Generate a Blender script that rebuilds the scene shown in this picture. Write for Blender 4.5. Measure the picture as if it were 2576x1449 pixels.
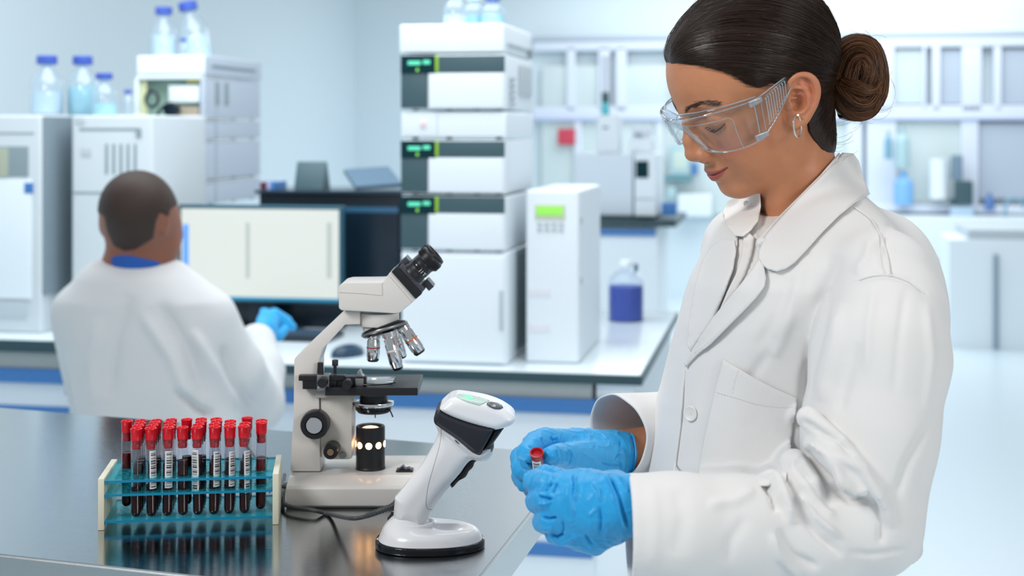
import bpy, bmesh, math, random
import numpy as np
from mathutils import Vector, Matrix, noise as mnoise
from mathutils.geometry import delaunay_2d_cdt

for o in list(bpy.data.objects):
    bpy.data.objects.remove(o)
scene = bpy.context.scene
COL = scene.collection

# ---------------------------------------------------------------- camera
F = 3600.0                       # focal length in pixels of the 2576 x 1449 frame
CX, HY, EYE = 1288.0, 330.0, 1.40  # principal column, horizon row, camera height
cam_data = bpy.data.cameras.new('camera')
cam = bpy.data.objects.new('camera', cam_data)
COL.objects.link(cam)
cam.location = (0, 0, EYE)
cam.rotation_euler = (math.pi / 2, 0, 0)
cam_data.sensor_width = 36.0
cam_data.lens = 36.0 * F / 2576.0
cam_data.shift_x = 0.0
cam_data.shift_y = (HY - 724.5) / 2576.0
cam_data.clip_start = 0.02
cam_data.clip_end = 60
cam_data.dof.use_dof = True
cam_data.dof.focus_distance = 1.66
cam_data.dof.aperture_fstop = 5.0
scene.camera = cam

# ---------------------------------------------------------------- view
scene.view_settings.view_transform = 'Standard'
scene.view_settings.look = 'None'
scene.view_settings.gamma = 1.0
scene.view_settings.exposure = 0.0
scene.view_settings.use_curve_mapping = False
scene.cycles.use_denoising = True
scene.cycles.max_bounces = 10
scene.cycles.transparent_max_bounces = 16
scene.cycles.transmission_bounces = 10
scene.cycles.glossy_bounces = 4
scene.cycles.diffuse_bounces = 3
scene.cycles.caustics_reflective = False
scene.cycles.caustics_refractive = False
scene.cycles.sample_clamp_indirect = 6.0

# ---------------------------------------------------------------- world: even ambient light added all round, since the room is left open
world = bpy.data.worlds.new('world')
scene.world = world
world.use_nodes = True
_bg = world.node_tree.nodes['Background']
_bg.inputs['Color'].default_value = (0.88, 0.94, 1.0, 1)
_bg.inputs['Strength'].default_value = 0.38

def area_light(name, loc, target, size, size_y, power, col):
    ld = bpy.data.lights.new(name, 'AREA')
    ld.shape = 'RECTANGLE'; ld.size = size; ld.size_y = size_y
    ld.energy = power; ld.color = col
    lo = bpy.data.objects.new(name, ld)
    COL.objects.link(lo)
    lo.location = loc
    lo.rotation_euler = (Vector(target) - Vector(loc)).to_track_quat('-Z', 'Y').to_euler()
    return lo
area_light('key_light', (1.9, -0.5, 2.0), (0.3, 1.6, 1.2), 0.8, 0.8, 24, (1.0, 0.97, 0.93))
area_light('front_light', (-1.5, 0.3, 2.6), (0.2, 1.7, 1.1), 0.7, 0.7, 34, (1.0, 0.98, 0.96))
area_light('overhead_fill', (0.3, 2.3, 2.9), (0.3, 2.3, 0), 1.2, 0.6, 16, (0.95, 0.98, 1.0))  # unseen lamp above, added for brightness over the table
area_light('overhead_fill', (-0.6, 4.4, 2.95), (-0.4, 5.6, 0.6), 3.0, 2.0, 88, (0.90, 0.96, 1.0))  # added fill, tilted to brighten the instrument fronts
area_light('overhead_fill', (2.2, 10.0, 2.95), (2.2, 10.0, 0), 4.0, 3.0, 118, (0.90, 0.96, 1.0))  # added fill that brightens the far end of the laboratory

# ---------------------------------------------------------------- pixel helpers (pinhole geometry of the camera above)
def W(px, py, Y):
    return np.array([(px - CX) / F * Y, Y, EYE - (py - HY) / F * Y])
def WV(px, py, Y):
    return Vector(W(px, py, Y))
YAW = math.radians(10.7)         # the laboratory is turned this much against the camera
CA, SA = math.cos(YAW), math.sin(YAW)
def rp(px, py, v):
    """pixel on the room plane v = const -> (u, z)"""
    dx = (px - CX) / F
    t = v / (dx * SA + CA)
    return t * (dx * CA - SA), EYE - (py - HY) / F * t
def rv(u_px, py, z):
    """pixel on the horizontal plane z -> (u, v)"""
    t = (EYE - z) * F / (py - HY)
    X = (u_px - CX) / F * t
    return X * CA - t * SA, X * SA + t * CA

# ---------------------------------------------------------------- materials
MATS = {}
def mat(name, col=(0.8, 0.8, 0.8), rough=0.5, metal=0.0, trans=0.0, ior=1.45, emit=None, es=0.0,
        coat=0.0, bump=0.0, bscale=200.0, bdist=0.001, vary=0.0, vscale=5.0, spec=0.5, sss=0.0, alpha=1.0, sheen=0.0):
    if name in MATS:
        return MATS[name]
    m = bpy.data.materials.new(name)
    m.use_nodes = True
    nt = m.node_tree
    b = nt.nodes['Principled BSDF']
    b.inputs['Base Color'].default_value = (*col, 1)
    b.inputs['Roughness'].default_value = rough
    b.inputs['Metallic'].default_value = metal
    b.inputs['Transmission Weight'].default_value = trans
    b.inputs['IOR'].default_value = ior
    b.inputs['Specular IOR Level'].default_value = spec
    b.inputs['Coat Weight'].default_value = coat
    b.inputs['Alpha'].default_value = alpha
    b.inputs['Sheen Weight'].default_value = sheen
    if sss:
        b.inputs['Subsurface Weight'].default_value = sss
        b.inputs['Subsurface Radius'].default_value = (1.0, 0.35, 0.2)
        b.inputs['Subsurface Scale'].default_value = 0.006
    if emit:
        b.inputs['Emission Color'].default_value = (*emit, 1)
        b.inputs['Emission Strength'].default_value = es
    tc = nt.nodes.new('ShaderNodeTexCoord')
    n = nt.nodes.new('ShaderNodeTexNoise')
    n.inputs['Scale'].default_value = bscale if bump else vscale
    n.inputs['Detail'].default_value = 3
    nt.links.new(tc.outputs['Object'], n.inputs['Vector'])
    if bump:
        bp = nt.nodes.new('ShaderNodeBump')
        bp.inputs['Strength'].default_value = bump
        bp.inputs['Distance'].default_value = bdist
        nt.links.new(n.outputs['Fac'], bp.inputs['Height'])
        nt.links.new(bp.outputs['Normal'], b.inputs['Normal'])
    if vary or not bump:
        n2 = n
        if bump:
            n2 = nt.nodes.new('ShaderNodeTexNoise')
            n2.inputs['Scale'].default_value = vscale
            nt.links.new(tc.outputs['Object'], n2.inputs['Vector'])
        v = vary or 0.03
        mr = nt.nodes.new('ShaderNodeMapRange')
        mr.inputs['To Min'].default_value = max(0.0, rough - v * 0.6)
        mr.inputs['To Max'].default_value = min(1.0, rough + v * 0.6)
        nt.links.new(n2.outputs['Fac'], mr.inputs['Value'])
        nt.links.new(mr.outputs['Result'], b.inputs['Roughness'])
    MATS[name] = m
    return m

# ---------------------------------------------------------------- objects
def link(o, parent=None):
    COL.objects.link(o)
    if parent is not None:
        o.parent = parent
    return o
def tag(o, label=None, cat=None, group=None, kind=None):
    if label: o['label'] = label
    if cat: o['category'] = cat
    if group: o['group'] = group
    if kind: o['kind'] = kind
    return o
def empty(name, loc=(0, 0, 0), rz=0.0, label=None, cat=None, group=None):
    o = bpy.data.objects.new(name, None)
    o.empty_display_size = 0.05
    o.location = loc
    o.rotation_euler = (0, 0, rz)
    COL.objects.link(o)
    return tag(o, label, cat, group)
def np_mesh(name, V, faces, m, parent=None, smooth=True, keep=False):
    """V (n,3); faces (k,3) or (k,4) int array or list of such"""
    me = bpy.data.meshes.new(name)
    V = np.asarray(V, np.float32)
    fl = faces if isinstance(faces, list) else [faces]
    fl = [np.asarray(f, np.int32) for f in fl if len(f)]
    loops = np.concatenate([f.ravel() for f in fl])
    tot = np.concatenate([np.full(len(f), f.shape[1], np.int32) for f in fl])
    start = np.concatenate([[0], np.cumsum(tot)[:-1]]).astype(np.int32)
    me.vertices.add(len(V)); me.vertices.foreach_set('co', V.ravel())
    me.loops.add(len(loops)); me.loops.foreach_set('vertex_index', loops)
    me.polygons.add(len(tot)); me.polygons.foreach_set('loop_start', start)
    me.polygons.foreach_set('loop_total', tot)
    if smooth:
        me.polygons.foreach_set('use_smooth', np.ones(len(tot), bool))
    me.update(calc_edges=True)
    me.validate()
    for mm in (m if isinstance(m, (list, tuple)) else [m]):
        me.materials.append(mm)
    o = bpy.data.objects.new(name, me)
    link(o, parent)
    return o

class MB:
    """collects shapes into one mesh"""
    def __init__(s):
        s.v = []; s.f = []; s.mi = []; s.sm = []
    def add(s, vs, fs, mi=0, smooth=False):
        b = len(s.v)
        s.v += [tuple(p) for p in vs]
        for f in fs:
            s.f.append(tuple(i + b for i in f)); s.mi.append(mi); s.sm.append(smooth)
    def box(s, lo, hi, mi=0, bev=0.0, M=None):
        lo = np.minimum(lo, hi).astype(float) if False else np.array([min(a, b) for a, b in zip(lo, hi)])
        hi = np.array([max(a, b) for a, b in zip(lo, hi)]) if False else np.array(hi, float)
        bm = bmesh.new()
        bmesh.ops.create_cube(bm, size=1)
        c = (lo + hi) / 2; d = np.abs(hi - lo)
        for v in bm.verts:
            v.co = Vector((c[0] + v.co.x * d[0], c[1] + v.co.y * d[1], c[2] + v.co.z * d[2]))
        if bev > 0:
            bmesh.ops.bevel(bm, geom=list(bm.edges), offset=min(bev, min(d) * 0.45), segments=3, affect='EDGES', profile=0.6)
        s.bm(bm, mi, M, smooth=bev > 0)
    def bm(s, bm, mi=0, M=None, smooth=False):
        bm.verts.index_update()
        vs = [(M @ v.co) if M is not None else v.co.copy() for v in bm.verts]
        s.add(vs, [[v.index for v in f.verts] for f in bm.faces], mi, smooth)
        bm.free()
    def prism(s, pts, axis, a, b, mi=0, bev=0.0, M=None):
        """pts 2D outline extruded along axis (0,1,2) from a to b; 2D order is the two other axes"""
        bm = bmesh.new()
        def mk(p, t):
            q = list(p); q.insert(axis, t); return Vector(q)
        vs = [bm.verts.new(mk(p, a)) for p in pts]
        f = bm.faces.new(vs)
        r = bmesh.ops.extrude_face_region(bm, geom=[f])
        d = Vector((0, 0, 0)); d[axis] = b - a
        bmesh.ops.translate(bm, vec=d, verts=[e for e in r['geom'] if isinstance(e, bmesh.types.BMVert)])
        bmesh.ops.recalc_face_normals(bm, faces=bm.faces)
        if bev > 0:
            bmesh.ops.bevel(bm, geom=list(bm.edges), offset=bev, segments=2, affect='EDGES', profile=0.6, clamp_overlap=True)
        s.bm(bm, mi, M, smooth=bev > 0)
    def lathe(s, prof, seg=32, mi=0, M=None, smooth=True, cap=True):
        """prof [(r, z)...] around z"""
        vs = []; fs = []
        n = len(prof)
        for (r, z) in prof:
            for k in range(seg):
                a = 2 * math.pi * k / seg
                vs.append(Vector((r * math.cos(a), r * math.sin(a), z)))
        for i in range(n - 1):
            for k in range(seg):
                k2 = (k + 1) % seg
                fs.append((i * seg + k, i * seg + k2, (i + 1) * seg + k2, (i + 1) * seg + k))
        if cap:
            if prof[0][0] > 1e-6: fs.append(tuple(reversed(range(seg))))
            if prof[-1][0] > 1e-6: fs.append(tuple((n - 1) * seg + k for k in range(seg)))
        if M is not None: vs = [M @ v for v in vs]
        s.add(vs, fs, mi, smooth)
    def tube(s, pts, r, seg=10, mi=0, cap=True):
        pts = [Vector(p) for p in pts]
        rs = r if isinstance(r, (list, tuple, np.ndarray)) else [r] * len(pts)
        vs = []; fs = []
        t0 = (pts[1] - pts[0]).normalized()
        up = Vector((0, 0, 1)) if abs(t0.z) < 0.9 else Vector((1, 0, 0))
        nrm = t0.cross(up).normalized()
        for i, p in enumerate(pts):
            a = pts[max(i - 1, 0)]; b = pts[min(i + 1, len(pts) - 1)]
            t = (b - a).normalized()
            nrm = (nrm - t * nrm.dot(t)).normalized()
            bn = t.cross(nrm)
            for k in range(seg):
                an = 2 * math.pi * k / seg
                vs.append(p + (nrm * math.cos(an) + bn * math.sin(an)) * rs[i])
        for i in range(len(pts) - 1):
            for k in range(seg):
                k2 = (k + 1) % seg
                fs.append((i * seg + k, i * seg + k2, (i + 1) * seg + k2, (i + 1) * seg + k))
        if cap:
            fs.append(tuple(reversed(range(seg))))
            fs.append(tuple((len(pts) - 1) * seg + k for k in range(seg)))
        s.add(vs, fs, mi, True)
    def build(s, name, m, parent=None, loc=None, rot=None):
        me = bpy.data.meshes.new(name)
        me.from_pydata([tuple(p) for p in s.v], [], s.f)
        for mm in (m if isinstance(m, (list, tuple)) else [m]):
            me.materials.append(mm)
        me.polygons.foreach_set('material_index', s.mi)
        me.polygons.foreach_set('use_smooth', s.sm)
        me.update()
        if any(s.sm) and not all(len(f) > 20 for f in s.f):
            try: me.set_sharp_from_angle(angle=math.radians(42))
            except Exception: pass
        o = bpy.data.objects.new(name, me)
        link(o, parent)
        if loc is not None: o.location = loc
        if rot is not None: o.rotation_euler = rot
        return o
def copy_tree(o, parent=None):
    c = o.copy(); COL.objects.link(c); c.parent = parent
    for ch in list(o.children):
        copy_tree(ch, c)
    return c
def axis_matrix(p, d, x=None):
    """matrix whose z axis is d, at p"""
    d = Vector(d).normalized()
    q = d.to_track_quat('Z', 'Y')
    return Matrix.Translation(Vector(p)) @ q.to_matrix().to_4x4()
def spline(pts, n):
    """Catmull-Rom through pts, n samples"""
    P = np.array(pts, float)
    P = np.vstack([2 * P[0] - P[1], P, 2 * P[-1] - P[-2]])
    m = len(pts) - 1
    out = []
    for t in np.linspace(0, m - 1e-9, n):
        i = int(t); u = t - i
        a, b, c, d = P[i], P[i + 1], P[i + 2], P[i + 3]
        out.append(0.5 * ((2 * b) + (c - a) * u + (2 * a - 5 * b + 4 * c - d) * u * u + (3 * b - a - 3 * c + d) * u ** 3))
    return np.array(out)

# ---------------------------------------------------------------- implicit surfaces
def smin(a, b, k):
    h = np.clip(0.5 + 0.5 * (b - a) / k, 0, 1)
    return b + (a - b) * h - k * h * (1 - h)
def smax(a, b, k):
    return -smin(-a, -b, k)
def ell(P, c, r, R=None):
    q = P - np.asarray(c, float)
    if R is not None: q = q @ R            # columns of R: local axes
    r = np.asarray(r, float)
    k0 = np.linalg.norm(q / r, axis=1)
    k1 = np.linalg.norm(q / (r * r), axis=1) + 1e-9
    return k0 * (k0 - 1) / k1
def cap(P, a, b, ra, rb=None):
    a = np.asarray(a, float); b = np.asarray(b, float)
    if rb is None: rb = ra
    ab = b - a; q = P - a
    h = np.clip(q @ ab / max(ab @ ab, 1e-12), 0, 1)
    return np.linalg.norm(q - h[:, None] * ab, axis=1) - (ra + (rb - ra) * h)
def chain(P, pts, rs, k=None):
    d = None
    for i in range(len(pts) - 1):
        c = cap(P, pts[i], pts[i + 1], rs[i], rs[i + 1])
        d = c if d is None else (np.minimum(d, c) if k is None else smin(d, c, k))
    return d
def rbox(P, c, h, r, R=None):
    q = P - np.asarray(c, float)
    if R is not None: q = q @ R
    q = np.abs(q) - (np.asarray(h, float) - r)
    return np.linalg.norm(np.maximum(q, 0), axis=1) + np.minimum(q.max(1), 0) - r
def wob(P, s, seed=0):
    """smooth pseudo noise in about -1..1"""
    rng = np.random.RandomState(seed)
    out = 0
    for i in range(5):
        k = rng.normal(size=3); k /= np.linalg.norm(k)
        out = out + np.sin(P @ k * s * (0.7 + 0.6 * rng.rand()) + rng.rand() * 6.28 + 1.3 * np.sin(P @ rng.normal(size=3) * s * 0.4))
    return out / 3.0
def grow(fn, lo, hi, h, coarse=4, lip=1.6):
    """mesh of fn < 0 by surface nets; fn is evaluated only near the surface"""
    lo = np.array(lo, float); hi = np.array(hi, float)
    n = (np.ceil((hi - lo) / (h * coarse)).astype(int)) * coarse + 1
    ax = [lo[i] + h * np.arange(n[i]) for i in range(3)]
    cx = [a[::coarse] for a in ax]
    G = np.stack(np.meshgrid(*cx, indexing='ij'), -1).reshape(-1, 3)
    C = fn(G).reshape([len(c) for c in cx])
    # block ranges
    m = [len(c) - 1 for c in cx]
    near = np.abs(C) < h * coarse * 1.75 * lip
    blk = np.zeros(m, bool)
    for i in (0, 1):
        for j in (0, 1):
            for k in (0, 1):
                blk |= near[i:m[0] + i, j:m[1] + j, k:m[2] + k]
    Fd = np.repeat(np.repeat(np.repeat(C, coarse, 0), coarse, 1), coarse, 2)[:n[0], :n[1], :n[2]].astype(np.float32)
    A = np.zeros(n, bool)
    B = np.repeat(np.repeat(np.repeat(blk, coarse, 0), coarse, 1), coarse, 2)
    for i in (0, 1):
        for j in (0, 1):
            for k in (0, 1):
                A[i:i + B.shape[0], j:j + B.shape[1], k:k + B.shape[2]] |= B
    ii = np.argwhere(A)
    vals = np.empty(len(ii), np.float32)
    for s in range(0, len(ii), 400000):
        vals[s:s + 400000] = fn(lo + ii[s:s + 400000] * h)
    Fd[ii[:, 0], ii[:, 1], ii[:, 2]] = vals
    Fd[0] = Fd[-1] = 1; Fd[:, 0] = Fd[:, -1] = 1; Fd[:, :, 0] = Fd[:, :, -1] = 1
    S = Fd < 0
    cnt = np.zeros([d - 1 for d in n], np.int8)
    for i in (0, 1):
        for j in (0, 1):
            for k in (0, 1):
                cnt += S[i:n[0] - 1 + i, j:n[1] - 1 + j, k:n[2] - 1 + k]
    act = (cnt > 0) & (cnt < 8)
    cells = np.argwhere(act)
    idx = np.full(act.shape, -1, np.int32)
    idx[act] = np.arange(len(cells))
    cor = np.array([(i, j, k) for i in (0, 1) for j in (0, 1) for k in (0, 1)])
    cv = np.stack([Fd[cells[:, 0] + c[0], cells[:, 1] + c[1], cells[:, 2] + c[2]] for c in cor], 1)
    acc = np.zeros((len(cells), 3)); w = np.zeros(len(cells))
    for a in range(8):
        for b in range(a + 1, 8):
            if np.abs(cor[a] - cor[b]).sum() != 1: continue
            va, vb = cv[:, a], cv[:, b]
            cr = (va < 0) != (vb < 0)
            t = np.where(cr, va / np.where(cr, va - vb, 1), 0)
            acc += np.where(cr[:, None], cor[a] + t[:, None] * (cor[b] - cor[a]), 0)
            w += cr
    V = lo + h * (cells + acc / np.maximum(w, 1)[:, None])
    quads = []
    for d in range(3):
        e, f = [(1, 2), (2, 0), (0, 1)][d]
        sl0 = [slice(None)] * 3; sl1 = [slice(None)] * 3
        sl0[d] = slice(0, n[d] - 1); sl1[d] = slice(1, n[d])
        ch = S[tuple(sl0)] != S[tuple(sl1)]
        q = np.argwhere(ch)
        q = q[(q[:, e] > 0) & (q[:, f] > 0) & (q[:, e] < n[e] - 1) & (q[:, f] < n[f] - 1)]
        ve = np.zeros(3, int); ve[e] = 1
        vf = np.zeros(3, int); vf[f] = 1
        g = lambda o: idx[tuple((q - o).T)]
        Q = np.stack([g(ve + vf), g(vf), g(np.zeros(3, int)), g(ve)], 1)
        ins = S[tuple(q.T)]
        Q[~ins] = Q[~ins][:, ::-1]
        quads.append(Q)
    return V, np.concatenate(quads)
def grad(fn, P, e):
    g = np.stack([fn(P + np.eye(3)[i] * e) - fn(P - np.eye(3)[i] * e) for i in range(3)], 1)
    return g / (np.linalg.norm(g, axis=1)[:, None] + 1e-12)
def cam_pix(V):
    Y = np.maximum(V[:, 1], 0.05)
    return np.stack([CX + F * V[:, 0] / Y, HY + F * (EYE - V[:, 2]) / Y], 1)
def seg_dist(Q, pts):
    """2D distance to a polyline and the position along it 0..1"""
    best = np.full(len(Q), 1e9); tt = np.zeros(len(Q)); n = len(pts) - 1; sd = np.zeros(len(Q))
    for i in range(n):
        a = np.array(pts[i], float); b = np.array(pts[i + 1], float)
        ab = b - a; q = Q - a
        h = np.clip(q @ ab / (ab @ ab), 0, 1)
        r = q - h[:, None] * ab
        d = np.linalg.norm(r, axis=1)
        m = d < best
        best = np.where(m, d, best); tt = np.where(m, (i + h) / n, tt)
        sd = np.where(m, np.sign(ab[0] * q[:, 1] - ab[1] * q[:, 0]), sd)
    return best, tt, sd
def in_poly(Q, poly):
    x, y = Q[:, 0], Q[:, 1]; ins = np.zeros(len(Q), bool)
    n = len(poly)
    for i in range(n):
        x1, y1 = poly[i]; x2, y2 = poly[(i + 1) % n]
        c = ((y1 > y) != (y2 > y)) & (x < (x2 - x1) * (y - y1) / ((y2 - y1) if y2 != y1 else 1e-9) + x1)
        ins ^= c
    return ins
def poly_sd(Q, poly):
    """signed distance in pixels, positive inside"""
    d, _, _ = seg_dist(Q, list(poly) + [poly[0]])
    return np.where(in_poly(Q, poly), d, -d)
def point_attr(o, name, vals):
    a = o.data.attributes.new(name, 'FLOAT', 'POINT')
    a.data.foreach_set('value', np.asarray(vals, np.float32))
def strands_mesh(name, paths, rad, m, parent, tone=True):
    """paths (n, k, 3); rad (k,) or float; three-sided thin tubes"""
    P = np.asarray(paths); n, k, _ = P.shape
    T = np.gradient(P, axis=1); T /= np.linalg.norm(T, axis=2, keepdims=True) + 1e-12
    up = np.array([0.3, 0.2, 0.93])
    N = np.cross(T, up); N /= np.linalg.norm(N, axis=2, keepdims=True) + 1e-9
    B = np.cross(T, N)
    r = np.broadcast_to(np.asarray(rad, float).reshape((1, -1, 1)) if np.ndim(rad) else rad, (n, k, 1))
    V = np.stack([P + (N * math.cos(a) + B * math.sin(a)) * r for a in (0, 2.094, 4.189)], 2)
    idx = np.arange(n * k * 3).reshape(n, k, 3)
    a = idx[:, :-1]; b = idx[:, 1:]
    Q = np.concatenate([np.stack([a[:, :, j], a[:, :, (j + 1) % 3], b[:, :, (j + 1) % 3], b[:, :, j]], -1).reshape(-1, 4) for j in range(3)])
    o = np_mesh(name, V.reshape(-1, 3), Q, m, parent)
    if tone: point_attr(o, 'tone', np.repeat(np.random.RandomState(n).rand(n) ** 2.2, k * 3))
    return o
# ================================================================ the woman
M_SKIN = mat('skin', (0.64, 0.268, 0.135), 0.42, sss=0.10, bump=0.32, bscale=750, bdist=0.0005, vary=0.08, vscale=30, spec=0.45)
def _skin_nodes(m, lip=(0.36, 0.08, 0.075), blush=(0.60, 0.18, 0.11)):
    nt = m.node_tree; b = nt.nodes['Principled BSDF']
    base = nt.nodes.new('ShaderNodeRGB'); base.outputs[0].default_value = b.inputs['Base Color'].default_value
    prev = base.outputs[0]
    tc = nt.nodes.new('ShaderNodeTexCoord')
    nz = nt.nodes.new('ShaderNodeTexNoise'); nz.inputs['Scale'].default_value = 45; nz.inputs['Detail'].default_value = 4
    nt.links.new(tc.outputs['Object'], nz.inputs['Vector'])
    mx = nt.nodes.new('ShaderNodeMixRGB'); mx.blend_type = 'MULTIPLY'; mx.inputs['Fac'].default_value = 0.25
    nt.links.new(prev, mx.inputs['Color1']); nt.links.new(nz.outputs['Fac'], mx.inputs['Color2']); prev = mx.outputs[0]
    for an, c in (('blush', blush), ('lip', lip), ('brow', (0.05, 0.022, 0.015))):
        at = nt.nodes.new('ShaderNodeAttribute'); at.attribute_name = an
        mx = nt.nodes.new('ShaderNodeMixRGB')
        nt.links.new(at.outputs['Fac'], mx.inputs['Fac']); nt.links.new(prev, mx.inputs['Color1'])
        mx.inputs['Color2'].default_value = (*c, 1); prev = mx.outputs[0]
    nt.links.new(prev, b.inputs['Base Color'])
_skin_nodes(M_SKIN)

# head frame: x forward, y to her left, z up, millimetres, origin between the ear canals
def head_frame(psi, th, ro, origin):
    psi, th, ro = map(math.radians, (psi, th, ro))
    c, s = math.cos, math.sin
    f = np.array([-c(psi) * c(th), -s(psi) * c(th), -s(th)])
    l = np.array([s(psi), -c(psi), 0]); u = np.cross(f, l)
    l2 = l * c(ro) - u * s(ro); u2 = u * c(ro) + l * s(ro)
    R = np.stack([f, l2, u2], 1)
    o = np.asarray(origin, float)
    return (lambda P: ((P - o) @ R) * 1000.0), (lambda Q: (np.asarray(Q, float) / 1000.0) @ R.T + o)
H_ORG = W(1928, 238, 1.64)
to_h, from_h = head_frame(18, 24, 6, H_ORG)

def ear_sdf(Q):
    """Q has y >= 0; ear plane coordinates: a backwards, b up, c outwards"""
    an = math.radians(24); tl = math.radians(12)
    o = np.array([14.0, 66.5, 1.0])
    back = np.array([-math.cos(an), math.sin(an), 0.0])
    out = np.array([math.sin(an), math.cos(an), 0.0])
    up = np.array([0, 0, 1.0])
    b2 = up * math.cos(tl) + back * math.sin(tl)
    a2 = back * math.cos(tl) - up * math.sin(tl)
    E = np.stack([(Q - o) @ a2, (Q - o) @ b2, (Q - o) @ out], 1) / (1.18, 0.96, 1.15)
    d = ell(E, (13, 6, 1), (15, 27, 4.5))
    d = smin(d, ell(E, (7, -22, 1.5), (9, 10, 4.5)), 5)
    d = smin(d, ell(E, (6, 0, -4), (12, 22, 7)), 6)
    d = smax(d, -ell(E, (15, 12, 7), (9.5, 16, 5.0)), 2.5)
    helix = [(2, 4, 2), (1, 14, 3), (4, 25, 4), (12, 32, 5), (21, 31, 5.5), (27, 23, 5.5), (28.5, 11, 5), (26, -2, 4), (20, -14, 3), (13, -23, 2.5), (6, -27, 2)]
    hx = spline(helix, 34); d = smin(d, chain(E, hx, np.interp(np.linspace(0, 10, 34), range(11), [2.5, 2.6, 2.8, 3.1, 3.4, 3.5, 3.4, 3.2, 3.6, 5.0, 5.0])), 2.0)
    anti = [(14, 24, 3.5), (18, 16, 4.5), (20, 6, 5), (18, -5, 4.5), (12, -12, 4)]
    d = smin(d, chain(E, anti, [1.6, 2.4, 2.8, 2.8, 2.6]), 2.5)
    d = smin(d, chain(E, [(18, 16, 4.0), (10, 17, 3.0)], [2.4, 2.0]), 2.5)
    d = smax(d, -ell(E, (9.5, 0, 6), (8.0, 10.5, 9.5)), 2.0)
    d = smax(d, -ell(E, (8.5, 12, 6), (5.5, 4.5, 7)), 2.0)
    d = smin(d, ell(E, (1.5, -2, 3.5), (4.5, 5.5, 3.6)), 2.5)
    d = smin(d, chain(E, [(2, 6, 2.5), (9, 5.5, 2.0)], [1.8, 1.2]), 2.0)
    return d * 1.05
LY = [0, 9, 18, 27, 32]; LZ = [-56.2, -55.6, -53.0, -48.6, -47.0]
def lip_field(Q):
    """signed row inside the lips (-1..1) and how full they are there"""
    y = np.abs(Q[:, 1]); zl = np.interp(y, LY, LZ)
    hu = np.interp(y, [0, 4.5, 14, 25, 28], [6.6, 7.6, 5.2, 1.2, 0.1]); hl = np.interp(y, [0, 8, 16, 25, 28], [9.0, 8.4, 5.8, 1.4, 0.1])
    dz = Q[:, 2] - zl
    t = np.where(dz > 0, dz / hu, dz / hl)
    h = np.where(dz > 0, hu, hl)
    return t, np.clip(1 - t ** 2, 0, 1) ** 0.7 * np.clip(h / 8, 0, 1)
def head_sdf(Q0, ears=True):
    Q = Q0.copy(); Q[:, 1] = np.abs(Q[:, 1])
    d = ell(Q, (0, 0, 46), (97, 73, 84))
    d = smin(d, ell(Q, (42, 0, 45), (64, 60, 64)), 18)
    d = smin(d, ell(Q, (39, 0, -25), (54, 51, 66)), 22)
    d = smin(d, chain(Q, [(8, 46, -30), (12, 42, -58), (42, 28, -76), (69, 9, -80)], [16, 14, 13, 14]), 26)
    d = smin(d, ell(Q, (76, 0, -79), (14, 15, 13)), 14)
    d = smin(d, ell(Q, (66, 41, -14), (22, 16, 17)), 18)
    d = smin(d, ell(Q, (59, 30, -40), (28, 22, 26)), 18)
    d = smin(d, ell(Q, (73, 0, -50), (25, 27, 24)), 12)
    d = smin(d, chain(Q, [(97, 9, 23), (90, 26, 27), (74, 45, 24)], [7, 7, 7]), 12)
    d = smax(d, -ell(Q, (101, 30, 10), (12, 17, 11)), 12)
    eye = ell(Q, (79, 30, 9), (13.5, 15.0, 13.0))
    d = smin(d, eye, 4)
    # crease of the upper lid and lash line
    d = smax(d, -chain(Q, [(91, 16, 16), (94, 28, 19), (89, 40, 16), (81, 47, 10)], [0.9, 1.2, 1.2, 0.8]), 2)
    d = smax(d, -chain(Q, [(93, 17, 3), (95, 26, -1), (91.5, 37, 0), (83, 45, 5)], [0.8, 1.3, 1.3, 0.8]), 1.6)
    # nose
    nose = chain(Q, [(100, 0, 20), (104, 0, 9), (109.5, 0, -9), (111, 0, -23)], [6.5, 5.5, 6.5, 7.5], 6)
    nose = smin(nose, ell(Q, (109.5, 0, -25), (9.5, 9.5, 8.5)), 5)
    nose = smin(nose, ell(Q, (101, 12, -28.5), (11, 6.2, 8)), 5)
    nose = smin(nose, chain(Q, [(99, 0, -10), (98, 0, -30)], [10, 11]), 8)
    d = smin(d, nose, 9)
    d = smax(d, -ell(Q, (104, 6.8, -36.5), (6, 2.8, 4.2)), 2)
    d = smax(d, -chain(Q, [(101, 19.5, -23), (95, 19.5, -31)], [1.2, 1.2]), 4)
    # lips
    d = smax(d, -chain(Q, [(109, 0, -38), (107.5, 0, -43)], [1.6, 1.6]), 3)
    d = smin(d, chain(Q, [(98, 0, -51), (96, 8, -50.5), (90, 16, -50)], [3.2, 3.2, 2.0]), 4)
    d = smin(d, chain(Q, [(94, 0, -61), (92, 8, -60.5), (87, 16, -57)], [5.2, 4.8, 2.6]), 4)
    t, li = lip_field(Q)
    fr = np.clip((Q[:, 0] - 55) / 10, 0, 1)
    d = d - 1.9 * li * fr
    ya = Q[:, 1]; zl = np.interp(ya, LY, LZ)
    g = np.abs(Q[:, 2] - zl) * 0.95 + np.maximum(ya - 28, 0)
    cut = np.maximum(g - 1.0, -(d + 2.2)); cut = np.maximum(cut, (60 - Q[:, 0]))
    d = smax(d, -cut, 1.8)
    # soft smile fold
    d = smax(d, -chain(Q, [(91, 24, -32), (85, 31, -41), (79, 33, -50)], [0.5, 0.9, 0.5]), 5)
    # hollow behind the jaw
    if ears:
        near = (np.abs(Q[:, 0] - 3) < 45) & (Q[:, 1] > 50) & (np.abs(Q[:, 2]) < 55)
        if near.any():
            d2 = d.copy()
            d2[near] = smin(d[near], ear_sdf(Q[near]), 2.2)
            d = d2
    return d
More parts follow.
